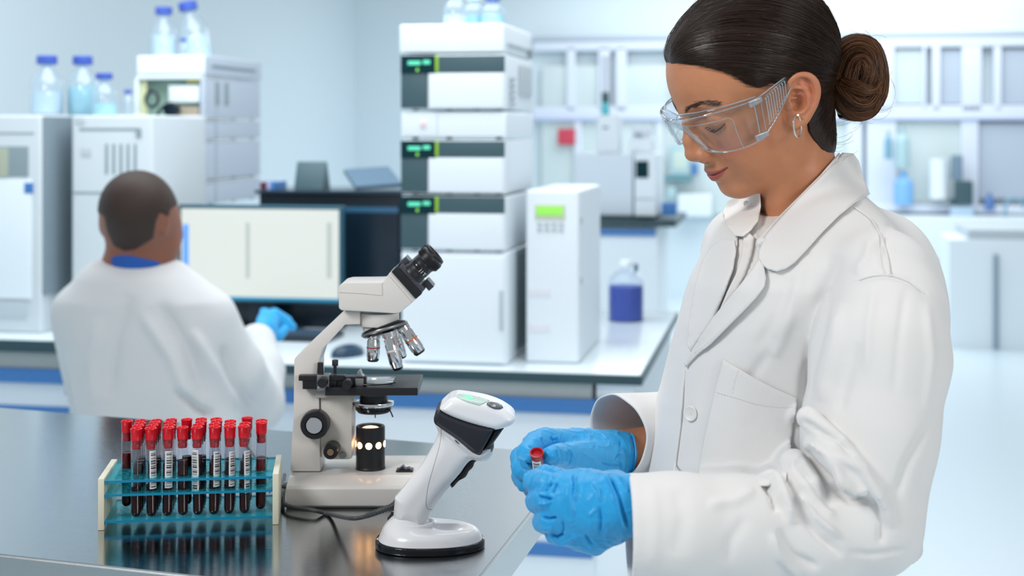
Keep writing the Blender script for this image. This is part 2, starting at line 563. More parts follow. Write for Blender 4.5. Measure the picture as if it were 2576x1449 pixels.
NECK = [W(1980, 290, 1.655), W(1990, 420, 1.655), W(2048, 560, 1.66), W(2060, 720, 1.67)]
def body_sdf(P):
    Q = to_h(P)
    d = head_sdf(Q) / 1000.0
    n = chain(P, NECK, [0.047, 0.045, 0.053, 0.075], 0.02)
    n = smin(n, chain(P, [W(1975, 250, 1.605), W(1960, 520, 1.628), W(1950, 640, 1.64)], [0.006, 0.011, 0.010]), 0.018)
    d = smin(d, n, 0.011)
    # chest and arms stay under the clothes
    low = P[:, 2] < 1.36
    if low.any():
        L = P[low]
        c = coat_core(L) + 0.012 + 0.012 * np.clip((cam_pix(L)[:, 0] - 1960) / 60, 0, 1)
        c = smax(c, -(L[:, 2] - 1.02), 0.01)
        arms = np.minimum(chain(L, [W(1880, 700, 1.74), W(1800, 950, 1.77), W(1780, 1110, 1.76), W(1585, 1136, 1.672), W(1545, 1138, 1.655)], [0.04, 0.036, 0.032, 0.0255, 0.0255]),
                          chain(L, [W(2215, 715, 1.54), W(2188, 1080, 1.455), W(2150, 1300, 1.44), W(1850, 1335, 1.40), W(1600, 1275, 1.385)], [0.045, 0.045, 0.040, 0.033, 0.020]))
        d2 = d.copy(); d2[low] = np.minimum(smin(d[low], np.where(L[:, 0] > W(1560, 0, 1.65)[0] + .05, c, 1.0), 0.004), arms); d = d2
    return d
# ---------------------------------------------------------------- lab coat, shirt
M_COAT = mat('coat_cotton', (0.80, 0.79, 0.78), 0.85, bump=0.25, bscale=1400, bdist=0.0003, sheen=0.15, spec=0.2)
M_SHIRT = mat('shirt_cotton', (0.86, 0.83, 0.80), 0.8, bump=0.2, bscale=1500, bdist=0.0003, spec=0.2)
M_THREAD = mat('thread', (0.80, 0.79, 0.78), 0.8)
TORSO = [  # row, left x, right x, depth of the centre, half depth
    (520, 1868, 2185, 1.66, 0.075), (560, 1812, 2225, 1.66, 0.100), (600, 1788, 2258, 1.66, 0.125), (650, 1765, 2290, 1.655, 0.140), (700, 1742, 2310, 1.65, 0.145),
    (800, 1712, 2325, 1.65, 0.145), (900, 1688, 2330, 1.65, 0.142), (1000, 1660, 2325, 1.65, 0.138), (1100, 1643, 2315, 1.65, 0.135),
    (1200, 1630, 2308, 1.65, 0.138), (1300, 1600, 2302, 1.65, 0.145), (1400, 1575, 2298, 1.65, 0.155), (1500, 1555, 2300, 1.65, 0.165), (1620, 1540, 2310, 1.65, 0.172)]
_T = []
for (py, xl, xr, Y, b) in TORSO:
    a = W(xl, py, Y); c = W(xr, py, Y)
    _T.append((a[2], (a[0] + c[0]) / 2, (c[0] - a[0]) / 2, Y, b))
_T = np.array(sorted(_T))
def torso_sdf(P):
    z = P[:, 2]
    cx, a, cy, b = [np.interp(z, _T[:, 0], _T[:, k]) for k in (1, 2, 3, 4)]
    an = math.radians(-14)
    x = P[:, 0] - cx; y = P[:, 1] - cy
    x2 = x * math.cos(an) + y * math.sin(an) * 0.6; y2 = -x * math.sin(an) * 0.6 + y * math.cos(an)
    q = (np.abs(x2 / a) ** 2.3 + np.abs(y2 / b) ** 2.3) ** (1 / 2.3)
    d = (q - 1) * np.minimum(a, b)
    top = z - _T[-1, 0]
    return smax(d, top, 0.03)
def sleeve_near(P):
    d = chain(P, [W(2215, 715, 1.525), W(2222, 800, 1.50), W(2210, 900, 1.47), W(2188, 1080, 1.455), W(2160, 1300, 1.44), W(2020, 1345, 1.42), W(1850, 1338, 1.40), W(1700, 1334, 1.385), W(1540, 1331, 1.375)],
                 [0.060, 0.066, 0.071, 0.069, 0.062, 0.057, 0.053, 0.0515, 0.0515], 0.012)
    for pts, rr in (([W(1940, 1208, 1.405), W(1962, 1262, 1.380), W(1988, 1335, 1.372)], [.011, .012, .006]),
                    ([W(1998, 1166, 1.42), W(2035, 1222, 1.388), W(2078, 1302, 1.378), W(2125, 1385, 1.382)], [.015, .014, .010, .005]),
                    ([W(2050, 1112, 1.41), W(2108, 1166, 1.386), W(2168, 1232, 1.380)], [.012, .013, .008]),
                    ([W(2032, 1050, 1.41), W(2110, 1118, 1.385), W(2205, 1235, 1.380), W(2240, 1330, 1.385)], [.012, .011, .010, .005])):
        d = smin(d, chain(P, pts, rr), 0.007)
    return d
def sleeve_far(P):
    return chain(P, [W(1880, 700, 1.76), W(1800, 950, 1.79), W(1780, 1080, 1.77), W(1700, 1100, 1.72), W(1640, 1098, 1.675)],
                 [0.050, 0.050, 0.050, 0.047, 0.046], 0.02)
def coat_body(P):
    d = torso_sdf(P)
    d = smin(d, chain(P, [W(2205, 712, 1.53), W(2120, 610, 1.60), W(2065, 560, 1.655), W(1975, 558, 1.71), W(1862, 612, 1.75)],
                      [0.056, 0.050, 0.050, 0.046, 0.044], 0.02), 0.03)
    d = smin(d, ell(P, W(2240, 760, 1.70), (0.052, 0.10, 0.10)), 0.06)
    return d
def coat_core(P):
    d = smin(coat_body(P), sleeve_near(P), 0.007)
    return smin(d, sleeve_far(P), 0.014)
# ---------------------------------------------------------------- her body, one continuous mesh
lo = np.array([0.06, 1.36, 0.97]); hi = np.array([0.47, 1.84, 1.60])
V, Q = grow(body_sdf, lo, hi, 0.0017)
for _ in range(2):
    dd = body_sdf(V); g = grad(body_sdf, V, 0.0005); V = V - g * np.clip(dd, -0.001, 0.001)[:, None] * 0.9
woman = np_mesh('person', V, Q, M_SKIN)
tag(woman, 'woman in white lab coat, clear safety glasses and blue gloves holding a blood tube', 'person')
Hq = to_h(V); Hs = Hq.copy(); Hs[:, 1] = np.abs(Hs[:, 1])
t_, li_ = lip_field(Hs)
point_attr(woman, 'lip', np.clip((1.0 - np.abs(t_)) * 3.0, 0, 1) * (Hs[:, 0] > 62) * np.clip((27.5 - Hs[:, 1]) / 2, 0, 1) * 0.92)
bl = np.exp(-(np.linalg.norm((Hs - (78, 42, -22)) / (24, 20, 16), axis=1)) ** 2) * 0.6
bl += np.exp(-(np.linalg.norm((Hs - (-10, 80, 8)) / (16, 14, 30), axis=1)) ** 2) * 0.5
point_attr(woman, 'blush', bl)
brd = chain(Hs, [(100, 12, 26), (97, 26, 31), (82, 46, 27)], [2.6, 2.4, 1.0])
point_attr(woman, 'brow', np.clip(0.5 - (brd - 2.0) / 3.0, 0, 1) * 0.45)
# ---------------------------------------------------------------- hair
HAIRLINE = [(1560, 178), (1672, 166), (1700, 162), (1760, 165), (1820, 179), (1852, 195), (1874, 212), (1908, 224), (1935, 214), (1950, 206),
            (1975, 214), (1995, 236), (2024, 262), (2030, 296), (2034, 330), (2046, 352), (2066, 378), (2084, 386), (2110, 388), (2300, 410), (2300, -400), (1560, -400)]
def hair_in(P):
    """millimetres inside the hairline; the far side mirrors the near side"""
    Q = to_h(P); Q[:, 1] = np.abs(Q[:, 1])
    # near side point seen side on: slight foreshortening is ignored near the middle of the forehead
    return poly_sd(cam_pix(from_h(Q)), HAIRLINE) / 2.15
def skull_only(P):
    return head_sdf(to_h(P), ears=False) / 1000.0
def neck_s(P):
    n = chain(P, NECK, [0.047, 0.045, 0.053, 0.075], 0.02)
    return smin(skull_only(P), n, 0.018)
def hair_sdf(P):
    i = hair_in(P)
    t = 0.0058 * (1 - np.exp(-np.maximum(i, 0) / 7.0)) - 0.0004
    q = to_h(P)
    grooves = 0.00035 * np.sin(q[:, 2] * 1.9 + 2.0 * np.sin(q[:, 0] * 0.05)) * (np.abs(q[:, 1]) > 5)
    return smax(neck_s(P) - t + grooves * np.clip(i / 10, 0, 1), -i / 1000.0, 0.002)
M_HAIR = mat('dark_hair', (0.022, 0.011, 0.007), 0.36, spec=0.5)
M_BUN = mat('brown_hair', (0.040, 0.016, 0.008), 0.36, spec=0.45)
def _vary_col(m, c2):
    """each strand has its own tone"""
    nt = m.node_tree; b = nt.nodes['Principled BSDF']
    at_ = nt.nodes.new('ShaderNodeAttribute'); at_.attribute_name = 'tone'
    mx = nt.nodes.new('ShaderNodeMixRGB'); mx.inputs['Color1'].default_value = b.inputs['Base Color'].default_value
    mx.inputs['Color2'].default_value = (*c2, 1)
    nt.links.new(at_.outputs['Fac'], mx.inputs['Fac']); nt.links.new(mx.outputs[0], b.inputs['Base Color'])
_vary_col(M_BUN, (0.36, 0.15, 0.055))  # paler tone of single strands, also painted in as the bun's highlights
_vary_col(M_HAIR, (0.085, 0.042, 0.024))
lo = np.array([0.14, 1.50, 1.28]); hi = np.array([0.44, 1.80, 1.62])
V, Q = grow(hair_sdf, lo, hi, 0.0017)
hair = np_mesh('hair', V, Q, M_HAIR, woman)
hair['label'] = 'dark brown hair combed back into a bun'
BUN = W(2154, 196, 1.665)
rng = np.random.RandomState(4)
TIE = W(2098, 190, 1.66)
def comb(start, n, step):
    P = start.copy(); out = [P.copy()]
    for k in range(n - 1):
        g = grad(neck_s, P, 0.001)
        t = TIE - P
        dist = np.linalg.norm(t, axis=1, keepdims=True)
        t = t / (dist + 1e-9)
        # strands first run back along the head, then gather at the tie
        q = to_h(P)
        t = t - g * (t * g).sum(1, keepdims=True)
        t /= np.linalg.norm(t, axis=1, keepdims=True) + 1e-9
        P = P + t * np.minimum(step, dist * 0.5)
        d = neck_s(P)
        i = hair_in(P)
        want = LIFT * (1 - np.exp(-np.maximum(i, 0) / 9.0)) + 0.0004
        P = P - g * (d - want)[:, None]
        out.append(P.copy())
    return np.stack(out, 1)
cand = V[rng.choice(len(V), 9000)]
cand = cand[(hair_in(cand) > -0.5)]
start = cand[:3600] + rng.normal(size=(3600, 3)) * 0.0008
LIFT = 0.0058 + rng.rand(len(start)) * 0.0014
S = comb(start, 22, 0.0085)
S += (np.sin(np.linspace(0, 9, 22)[None, :, None] * (0.6 + rng.rand(len(S), 1, 1)) + rng.rand(len(S), 1, 1) * 6) * rng.normal(size=(len(S), 1, 3)) * 0.0006)
r = 0.00019 * np.concatenate([[0.3, 0.8], np.ones(18), [0.8, 0.5]])
S = S[(hair_in(S.reshape(-1, 3)).reshape(S.shape[:2]).min(1) > -1.2)]
strands_mesh('hair_strands', S, r, M_HAIR, hair)
cand = V[rng.choice(len(V), 60000)]
cand = cand[to_h(cand)[:, 1] > -25]
e_ = cand[np.abs(hair_in(cand)) < 2.0][:7000]
e_ = e_ + rng.normal(size=e_.shape) * 0.0012
LIFT = 0.0050 + rng.rand(len(e_)) * 0.0012
S = comb(e_, 9, 0.004)
S += rng.normal(size=(len(S), 1, 3)) * 0.0016 * (np.linspace(0, 1, 9)[None, :, None] ** 2)
S = S[(hair_in(S.reshape(-1, 3)).reshape(S.shape[:2]).min(1) > -4.5)]
strands_mesh('baby_hairs', S, 0.000035 * np.array([.5, .8, 1, 1, 1, 1, 1, 1, .6]), M_HAIR, hair)

# the bun: twisted locks round a core
BA = np.array([1, 0.05, 0]) ; BA = BA / np.linalg.norm(BA)
BB = np.array([0, 0, 1.0]); BC = np.cross(BA, BB) * 1.0     # BC points away; use -BC towards the camera side
if BC[1] > 0: BC = -BC
BR = np.array([0.0275, 0.0455, 0.034])
def bunp(a, b, c):
    return BUN + BA * a * BR[0] + BB * b * BR[1] + BC * c * BR[2]
LOCKS = [([(-1.0, .1, .2), (-.8, .62, .25), (-.15, .86, .25), (.5, .74, .3), (.82, .25, .3), (.82, -.3, .3), (.6, -.62, .3)], .31),
         ([(-.9, .05, .4), (-.6, .5, .5), (-.1, .68, .6), (.38, .48, .66), (.5, .0, .7), (.4, -.4, .66)], .29),
         ([(-.5, -.05, .72), (-.35, .3, .78), (.0, .38, .84), (.2, .1, .9), (.12, -.18, .88)], .26),
         ([(.7, -.35, .3), (.45, -.74, .35), (-.05, -.86, .35), (-.6, -.68, .3), (-.95, -.2, .2)], .31),
         ([(.55, -.3, .6), (.15, -.6, .68), (-.35, -.58, .66), (-.75, -.3, .5), (-.95, .1, .3)], .27),
         ([(-.75, -.1, .6), (-.4, -.22, .85), (.05, -.3, .92), (.4, -.2, .8), (.6, .1, .6)], .24),
         ([(-.8, .5, -.3), (0, .8, -.4), (.7, .5, -.4), (.85, -.2, -.4), (.4, -.75, -.4), (-.5, -.7, -.3)], .40),
         ([(-1.25, .1, .1), (-.95, .0, .2), (-.6, .0, .2)], .5)]
LS = [(np.array([bunp(*p) for p in spline(l, 26)]), w * 0.032) for l, w in LOCKS]
def bun_sdf(P):
    d = ell(P, BUN, BR * 0.80, np.stack([BA, BB, BC], 1))
    for l, w in LS:
        d = smin(d, chain(P, l[::3], [w] * len(l[::3])), 0.0010)
    return d
V, Q = grow(bun_sdf, BUN - 0.060, BUN + 0.060, 0.0015)
bun = np_mesh('hair_bun', V, Q, M_BUN, woman)
bun['label'] = 'brown coiled bun'
paths = []
for l, w in LS:
    n = 420 if w < 0.0125 else 300
    T = np.gradient(l, axis=0); T /= np.linalg.norm(T, axis=1, keepdims=True)
    C0 = l - BUN; C0 -= T * (C0 * T).sum(1, keepdims=True); C0 /= np.linalg.norm(C0, axis=1, keepdims=True)
    B0 = np.cross(T, C0)
    for k in range(n):
        a = rng.uniform(-1.7, 1.7); tw = rng.normal() * 0.35 + 0.5
        t = np.linspace(0, 1, len(l))
        an = a + tw * (t - 0.5)
        rr = w * (1.02 + 0.05 * rng.rand() + 0.04 * np.sin(t * rng.uniform(3, 9) + rng.rand() * 6)) * (0.97 + 0.08 * np.abs(t - 0.5))
        wv = BC * np.sin(t * rng.uniform(4, 12) + rng.rand() * 6)[:, None] * rng.normal() * 0.0008 + C0 * abs(rng.normal()) * 0.0006
        paths.append(l + wv + (C0 * np.cos(an)[:, None] + B0 * np.sin(an)[:, None]) * rr[:, None])
strands_mesh('bun_strands', np.array(paths), 0.00022, M_BUN, bun)
# loose flyaway hairs
fl = []
for k in range(95):
    u = rng.rand()
    if u < 0.62:
        a = rng.uniform(-1.9, 1.6); p = bunp(math.cos(a), math.sin(a), rng.uniform(-.2, .6))
        d = BA * math.cos(a) + BB * math.sin(a); L = rng.uniform(0.006, 0.028)
    elif u < 0.8:
        p = W(rng.uniform(2045, 2100), rng.uniform(330, 400), 1.63); d = np.array([rng.uniform(-.3, .6), -.1, -1.0]); L = rng.uniform(.010, .024)
    else:
        a = rng.uniform(0, 1); p = W(2060 + 40 * a, 45 + 90 * a, 1.66); d = np.array([1.0, 0, rng.uniform(-.2, .9)]); L = rng.uniform(.006, .022)
    side = np.cross(d, BC) * rng.choice([-1, 1]); cur = rng.uniform(0.3, 1.3)
    t = np.linspace(0, 1, 22)[:, None]
    an = t * cur * 2.2
    fl.append(p - d * 0.006 + d * L * np.sin(an) / 1.3 + side * L * (1 - np.cos(an)) * 0.9 + BC * rng.normal() * 0.006 * t)
strands_mesh('loose_hairs', np.array(fl), 0.00013, M_BUN, hair)

# eyebrows and lashes
def face_at(y, z):
    """x of the face surface in front of the head at (y, z), millimetres"""
    y = np.asarray(y, float); z = np.asarray(z, float); x = np.full(y.shape, 125.0)
    for _ in range(40):
        x = x - head_sdf(np.stack([x, y, z], 1), False) * 0.7
    return x
def fringe(path, n, length, direc, rad, name, spread, curl, hug=False):
    for s in (1, -1):
        k = rng.rand(n); c = spline(path, 60)[(k * 59).astype(int)]
        y = c[:, 0] + rng.normal(size=n) * spread; z = c[:, 1] + rng.normal(size=n) * spread * 1.2
        x = face_at(y, z)
        ok = np.abs(x - np.median(x)) < 14
        pf = np.polyfit(k[ok], x[ok], 3); x = np.polyval(pf, k)
        st = np.stack([x, y, z], 1)
        out = []
        for i in range(n):
            d = np.array(direc(k[i])); d /= np.linalg.norm(d)
            L = length(k[i]) * rng.uniform(0.8, 1.15); t = np.linspace(0, 1, 6)[:, None]
            out.append(st[i] + d * L * t + np.array(curl) * L * t ** 2 + rng.normal(size=3) * 0.15 * t)
        out = np.array(out)
        if hug:
            sh = out.shape; q = out.reshape(-1, 3); q[:, 0] = face_at(q[:, 1], q[:, 2]) + 0.35; out = q.reshape(sh)
        seg = np.linalg.norm(np.diff(out, axis=1), axis=2).max(1); out = out[seg < 2.4]
        out[..., 1] *= s
        strands_mesh(name, from_h(out), rad, M_HAIR, woman)
fringe([(9, 27), (24, 33), (38, 34), (49, 29)], 260, lambda t: 6, lambda t: (-0.35 - t * 1.1, 1.0, 0.5 - 0.9 * t), 0.00012, 'eyebrow', 1.2, (0, 0, 0), True)
fringe([(17, 3), (26, -1.2), (37, 0), (45, 5)], 90, lambda t: 4.5 + 2 * t, lambda t: (0.8, 0.5 * (t - 0.2), -0.75), 0.00015, 'eyelashes', 0.25, (0.15, 0, 0.45))

# ---------------------------------------------------------------- safety glasses
def clear_mat(name, tint=(0.95, 0.97, 0.98), base=0.04, rough=0.02, white=0.0):
    m = bpy.data.materials.new(name); m.use_nodes = True
    nt = m.node_tree; nt.nodes.clear()
    out = nt.nodes.new('ShaderNodeOutputMaterial')
    tr = nt.nodes.new('ShaderNodeBsdfTransparent'); tr.inputs['Color'].default_value = (*tint, 1)
    gl = nt.nodes.new('ShaderNodeBsdfGlossy'); gl.inputs['Roughness'].default_value = rough
    fr = nt.nodes.new('ShaderNodeLayerWeight'); fr.inputs['Blend'].default_value = 0.5
    pw = nt.nodes.new('ShaderNodeMath'); pw.operation = 'POWER'; pw.inputs[1].default_value = 4.0
    nt.links.new(fr.outputs['Facing'], pw.inputs[0])
    ma = nt.nodes.new('ShaderNodeMath'); ma.operation = 'ADD'; ma.inputs[1].default_value = base; ma.use_clamp = True
    nt.links.new(pw.outputs[0], ma.inputs[0])
    mx = nt.nodes.new('ShaderNodeMixShader')
    nt.links.new(ma.outputs[0], mx.inputs[0]); nt.links.new(tr.outputs[0], mx.inputs[1]); nt.links.new(gl.outputs[0], mx.inputs[2])
    last = mx.outputs[0]
    if white:
        df = nt.nodes.new('ShaderNodeBsdfDiffuse'); df.inputs['Color'].default_value = (0.9, 0.95, 1, 1)
        m2 = nt.nodes.new('ShaderNodeMixShader'); m2.inputs[0].default_value = white
        nt.links.new(last, m2.inputs[1]); nt.links.new(df.outputs[0], m2.inputs[2]); last = m2.outputs[0]
    nt.links.new(last, out.inputs['Surface'])
    return m
M_LENS = clear_mat('clear_lens')
M_EDGE = clear_mat('clear_edge', (0.86, 0.90, 0.93), 0.22, 0.08, 0.16)
half = spline([(124, 0), (122.5, 18), (116, 40), (101, 57), (78, 68), (53, 73)], 31)
topz = spline([(0, 21), (0.2, 23.5), (0.5, 25), (0.8, 24), (1, 22)], 31)[:, 1]
botz = spline([(0, -2), (0.1, -5), (0.2, -13), (0.32, -18), (0.5, -21), (0.75, -23), (1, -22)], 61)
botz = np.interp(np.linspace(0, 1, 31), botz[:, 0], botz[:, 1])
rows = 11
outer = []
for i in list(range(30, -1, -1)) + list(range(1, 31)):
    s = 1 if len(outer) <= 30 else -1
    x, y = half[i]; col = []
    for j in range(rows):
        w = j / (rows - 1); z = topz[i] + (botz[i] - topz[i]) * w
        lean = 6.0 * w * (i / 30.0) - 17.0 * w * (1 - i / 30.0) - 2.0 * (2 * w - 1) ** 2
        col.append((x + lean, s * y, z))
    outer.append(col)
outer = np.array(outer)
def sheet(name, G, th, m, parent, conv):
    """grid (a, b, 3) made into a solid sheet of thickness th (same unit as the grid)"""
    a, b, _ = G.shape
    du = np.gradient(G, axis=0); dv = np.gradient(G, axis=1)
    N = np.cross(du, dv); N /= np.linalg.norm(N, axis=2, keepdims=True) + 1e-9
    V = np.concatenate([(G + N * th / 2).reshape(-1, 3), (G - N * th / 2).reshape(-1, 3)])
    id0 = np.arange(a * b).reshape(a, b); id1 = id0 + a * b
    q = lambda I, f: np.stack([I[:-1, :-1], I[1:, :-1], I[1:, 1:], I[:-1, 1:]], -1).reshape(-1, 4)[:, ::f]
    fs = [q(id0, 1), q(id1, -1)]
    def rim(e0, e1): return np.stack([e0[:-1], e1[:-1], e1[1:], e0[1:]], -1)
    fs += [rim(id0[0], id1[0]), rim(id0[-1], id1[-1])[:, ::-1], rim(id0[:, 0], id1[:, 0])[:, ::-1], rim(id0[:, -1], id1[:, -1])]
    return np_mesh(name, conv(V), np.concatenate(fs), m, parent)
glasses = sheet('safety_glasses', outer, 1.6, M_LENS, woman, from_h)
glasses['label'] = 'clear wraparound safety glasses'
e = MB()
mm = lambda L: [Vector(p) for p in from_h(np.array(L))]
e.tube(mm(outer[:, 0]), 0.0008, 6); e.tube(mm(outer[:, -1]), 0.0007, 6)
brow = outer[:, 0].copy(); brow[:, 0] -= 9 * (1 - np.abs(np.linspace(-1, 1, 61)) ** 3); brow[:, 2] += 3.5
e.tube(mm(brow), 0.0008, 6)
inner = [tuple(p) for p in outer[31:9:-1, 2]] + [tuple(outer[8, 2])] + [tuple(outer[7, j]) for j in range(3, 11)]
e.tube(mm(spline(inner, 80)), 0.0005, 6)
e.build('rim', M_EDGE, glasses)
gb = np.stack([outer[:, 0], (outer[:, 0] + brow) / 2, brow], 1)
sheet('brow_guard', gb, 1.0, M_LENS, glasses, from_h)
# nose bridge pads
e = MB()
def lens_pt(i, j):
    i0 = int(i); j0 = min(int(j), 9); fi, fj = i - i0, j - j0
    G0 = outer[i0, j0] * (1 - fi) + outer[i0 + 1, j0] * fi; G1 = outer[i0, j0 + 1] * (1 - fi) + outer[i0 + 1, j0 + 1] * fi
    return G0 * (1 - fj) + G1 * fj
for s in (1, -1):
    e.tube(mm([lens_pt(30 - s * (5.6 + 4.3 * math.cos(a) + 0.9 * math.sin(a)), 8.0 + 1.75 * math.sin(a) + .6 * math.cos(a)) + (-1.2, 0, 0) for a in np.linspace(0, 2 * math.pi, 37)]), 0.0005, 6)
e.build('nose_bridge', M_EDGE, glasses)
for s in (1, -1):
    top = spline([(55, 74, 22), (38, 75.5, 26), (18, 76, 30), (-2, 74, 32.5), (-12, 72, 31)], 24)
    bot = spline([(61, 73, -22), (45, 75.5, -12), (24, 76.5, 4), (2, 74.5, 22), (-12, 72, 29)], 24)
    G = np.stack([top + (bot - top) * w for w in np.linspace(0, 1, 8)], 1); G[..., 1] *= s
    tp = sheet('temple_arm', G, 1.5, M_LENS, glasses, from_h)
    e = MB()
    e.tube(mm(G[:, 0]), 0.0008, 6); e.tube(mm(G[:, -1]), 0.0008, 6)
    e.build('rim', M_EDGE, tp)
    e = MB()
    for k in range(9):
        w = 0.22 + k * 0.043
        i = w * 23; a = G[int(i)] + (G[int(i) + 1] - G[int(i)]) * (i % 1)
        a = a.copy(); a[:, 1] += s * 1.3
        e.tube(mm([a[1], a[2], a[3], a[4], a[5], a[6]]), 0.00075, 6)
        e.tube(mm([a[1], a[1] + (1.6, 0, -.4)]), 0.0011, 6); e.tube(mm([a[6], a[6] + (1.6, 0, -.4)]), 0.0011, 6)
    e.build('vent_ribs', M_EDGE, tp)
    e = MB()
    for zz in (0.03, 0.90):
        p = G[0, 0] + (G[0, -1] - G[0, 0]) * zz
        c = from_h(p[None])[0]
        R3 = np.stack([from_h(np.eye(3)[i][None] * 1000)[0] - from_h(np.zeros((1, 3)))[0] for i in range(3)], 1)
        Mx = Matrix.Translation(Vector(c)) @ Matrix(R3.tolist()).to_4x4()
        e.box((-0.006, -0.0022, -0.0035), (0.006, 0.0022, 0.0035), bev=0.0008, M=Mx)
        e.box((-0.010, -0.0014, -0.0026), (0.001, 0.0026, 0.0026), bev=0.0006, M=Mx)
    e.tube(mm([G[0, 0], G[0, -1]]), 0.0008, 6)
    e.tube(mm([G[3, 0], G[3, -1]]), 0.0006, 6)
    e.build('hinge', M_EDGE, tp)
# hoop earring
M_SILVER = mat('silver', (0.86, 0.85, 0.84), 0.14, 1.0, bump=0.6, bscale=1500, bdist=0.0005)
ec = W(2006, 317, 1.562)
e = MB()
nrm = Vector((0.86, -0.5, 0.05)).normalized(); up = Vector((0, 0, 1)); sd = nrm.cross(up).normalized(); up = sd.cross(nrm)
pts = [Vector(ec) + (sd * math.sin(a) + up * math.cos(a)) * 0.0124 for a in np.linspace(0.28, 2 * math.pi - 0.28, 60)]
e.tube(pts, [0.0010 + 0.00015 * (k % 2) for k in range(60)], 8)
er = e.build('hoop_earring', M_SILVER, woman)
er['label'] = 'silver hoop earring'
NEAR_CUT = W(1581, 1330, 1.38)[0]
OPEN = [(1868, 440), (1862, 560), (1855, 620), (1845, 680), (1820, 745), (1793, 812), (1840, 745), (1885, 690), (1912, 648), (1990, 520), (2060, 450), (2110, 395), (2110, 300), (1868, 300)]
VSKIN = [(1912, 440), (1914, 560), (1900, 620), (1880, 702), (1908, 645), (1925, 600), (1990, 520), (2090, 410), (2110, 300), (1912, 300)]
def carve(d, P, poly, depth, core):
    """open the cloth inside the traced outline, down to a depth under its surface"""
    near = (P[:, 2] > 1.15) & (P[:, 1] < 1.72)
    if not near.any(): return d
    s = -poly_sd(cam_pix(P[near]), poly) / 2250.0
    cut = np.maximum(s, -(core[near] + depth))
    d = d.copy(); d[near] = smax(d[near], -cut, 0.0015)
    return d
def coat_sdf(P):
    core = coat_body(P)
    wv = (0.0020 * wob(P, 26, 3) + 0.0011 * wob(P, 60, 5)) * 0.8
    d = core + wv
    d = smax(d, -chain(P, NECK, [0.052, 0.051, 0.055, 0.060]), 0.003)
    d = carve(d, P, OPEN, 0.013, core)
    sn = smax(sleeve_near(P) + wv, NEAR_CUT - P[:, 0], 0.0015)
    sn = smax(sn, -np.maximum(sleeve_near(P) + 0.007, P[:, 0] - NEAR_CUT - 0.025), 0.001)
    sf = smax(sleeve_far(P) + wv, (P - CUFF_C) @ CUFF_N + 0.085, 0.002)
    return smin(smin(d, sn, 0.007), sf, 0.012)
CUFF_C = W(1549, 1097, 1.655); CUFF_N = np.array([-0.80, -0.60, 0.04]); CUFF_N /= np.linalg.norm(CUFF_N)
# folds traced on the cloth: list of (pixel polyline, width px, height m); positive = ridge, negative = valley
FOLDS = [
 ([(2078, 720), (2068, 800), (2048, 870), (2030, 950), (2022, 1040)], 16, -0.010),
 ([(2100, 640), (2085, 720), (2070, 780)], 22, -0.004),
 ([(2110, 760), (2100, 850), (2075, 940), (2060, 1010)], 20, 0.004),
 ([(1990, 700), (1960, 790), (1900, 880)], 18, -0.0022), ([(2030, 640), (1990, 760), (1950, 850)], 22, 0.0025),
 ([(2160, 860), (2130, 960), (2110, 1040)], 18, -0.0022),
 ([(2190, 690), (2240, 690), (2290, 705), (2335, 740)], 6, -0.0018),
 ([(2200, 720), (2185, 820), (2180, 940)], 14, 0.002), ([(2280, 720), (2262, 850), (2250, 1000)], 12, -0.0016), ([(2330, 760), (2345, 900), (2330, 1040)], 14, 0.002),
 # elbow creases
 ([(2010, 1055), (2060, 1085), (2110, 1105), (2150, 1150)], 13, -0.006), ([(2020, 1120), (2050, 1115), (2080, 1140), (2120, 1200), (2160, 1235)], 14, 0.007),
 ([(2000, 1165), (2040, 1200), (2070, 1250), (2100, 1280)], 13, -0.008), ([(1985, 1170), (2010, 1150), (2030, 1180), (2060, 1230), (2095, 1300)], 10, 0.004),
 ([(1940, 1195), (1955, 1210), (1975, 1260), (1990, 1320)], 11, 0.008), ([(1915, 1200), (1940, 1240), (1955, 1290)], 10, -0.006),
 ([(1985, 1230), (2010, 1290), (2060, 1350), (2120, 1400)], 12, -0.005), ([(2010, 1240), (2050, 1300), (2110, 1350)], 12, 0.006),
 ([(2100, 1180), (2150, 1230), (2180, 1240)], 9, 0.006), ([(2090, 1215), (2140, 1260), (2185, 1262)], 10, -0.007),
 ([(2050, 1100), (2110, 1150), (2170, 1180), (2230, 1280), (2240, 1330)], 14, 0.004), ([(2190, 1250), (2220, 1320), (2215, 1370)], 11, -0.004),
 ([(1960, 1330), (2000, 1400), (2060, 1430)], 13, -0.004), ([(1900, 1230), (1850, 1260), (1780, 1270)], 16, 0.003), ([(1880, 1300), (1840, 1360), (1820, 1420)], 18, -0.002),
 ([(1940, 1340), (1960, 1400), (2010, 1449)], 12, 0.004), ([(1700, 1230), (1720, 1300), (1700, 1400)], 24, -0.002), ([(1640, 1215), (1650, 1330), (1640, 1440)], 20, 0.0015),
 # chest
 ([(1940, 880), (1880, 960), (1850, 1000)], 16, -0.002), ([(2000, 780), (1960, 870), (1945, 900)], 16, 0.002),
 ([(2240, 560), (2215, 620), (2230, 690)], 10, -0.0035), ([(2190, 600), (2180, 650), (2150, 690)], 14, 0.0025),
 ([(1760, 640), (1745, 740), (1720, 860)], 12, 0.0015), ([(2340, 1060), (2280, 1170), (2250, 1260)], 14, -0.003),
 ([(2290, 1380), (2200, 1395), (2130, 1390)], 8, -0.002),
]
def apply_folds(V, N, folds, face=-0.05):
    pix = cam_pix(V)
    D = np.zeros(len(V))
    wgt = np.clip((face - N[:, 1]) / 0.35, 0, 1)
    for pts, w, h in folds:
        w = w * 0.85
        d, t, sd = seg_dist(pix, pts)
        taper = np.clip(np.minimum(t, 1 - t) / 0.18, 0, 1) ** 0.7
        D += h * np.exp(-(d / w) ** 2) * taper * 1.25
    return V + N * (D * wgt)[:, None]
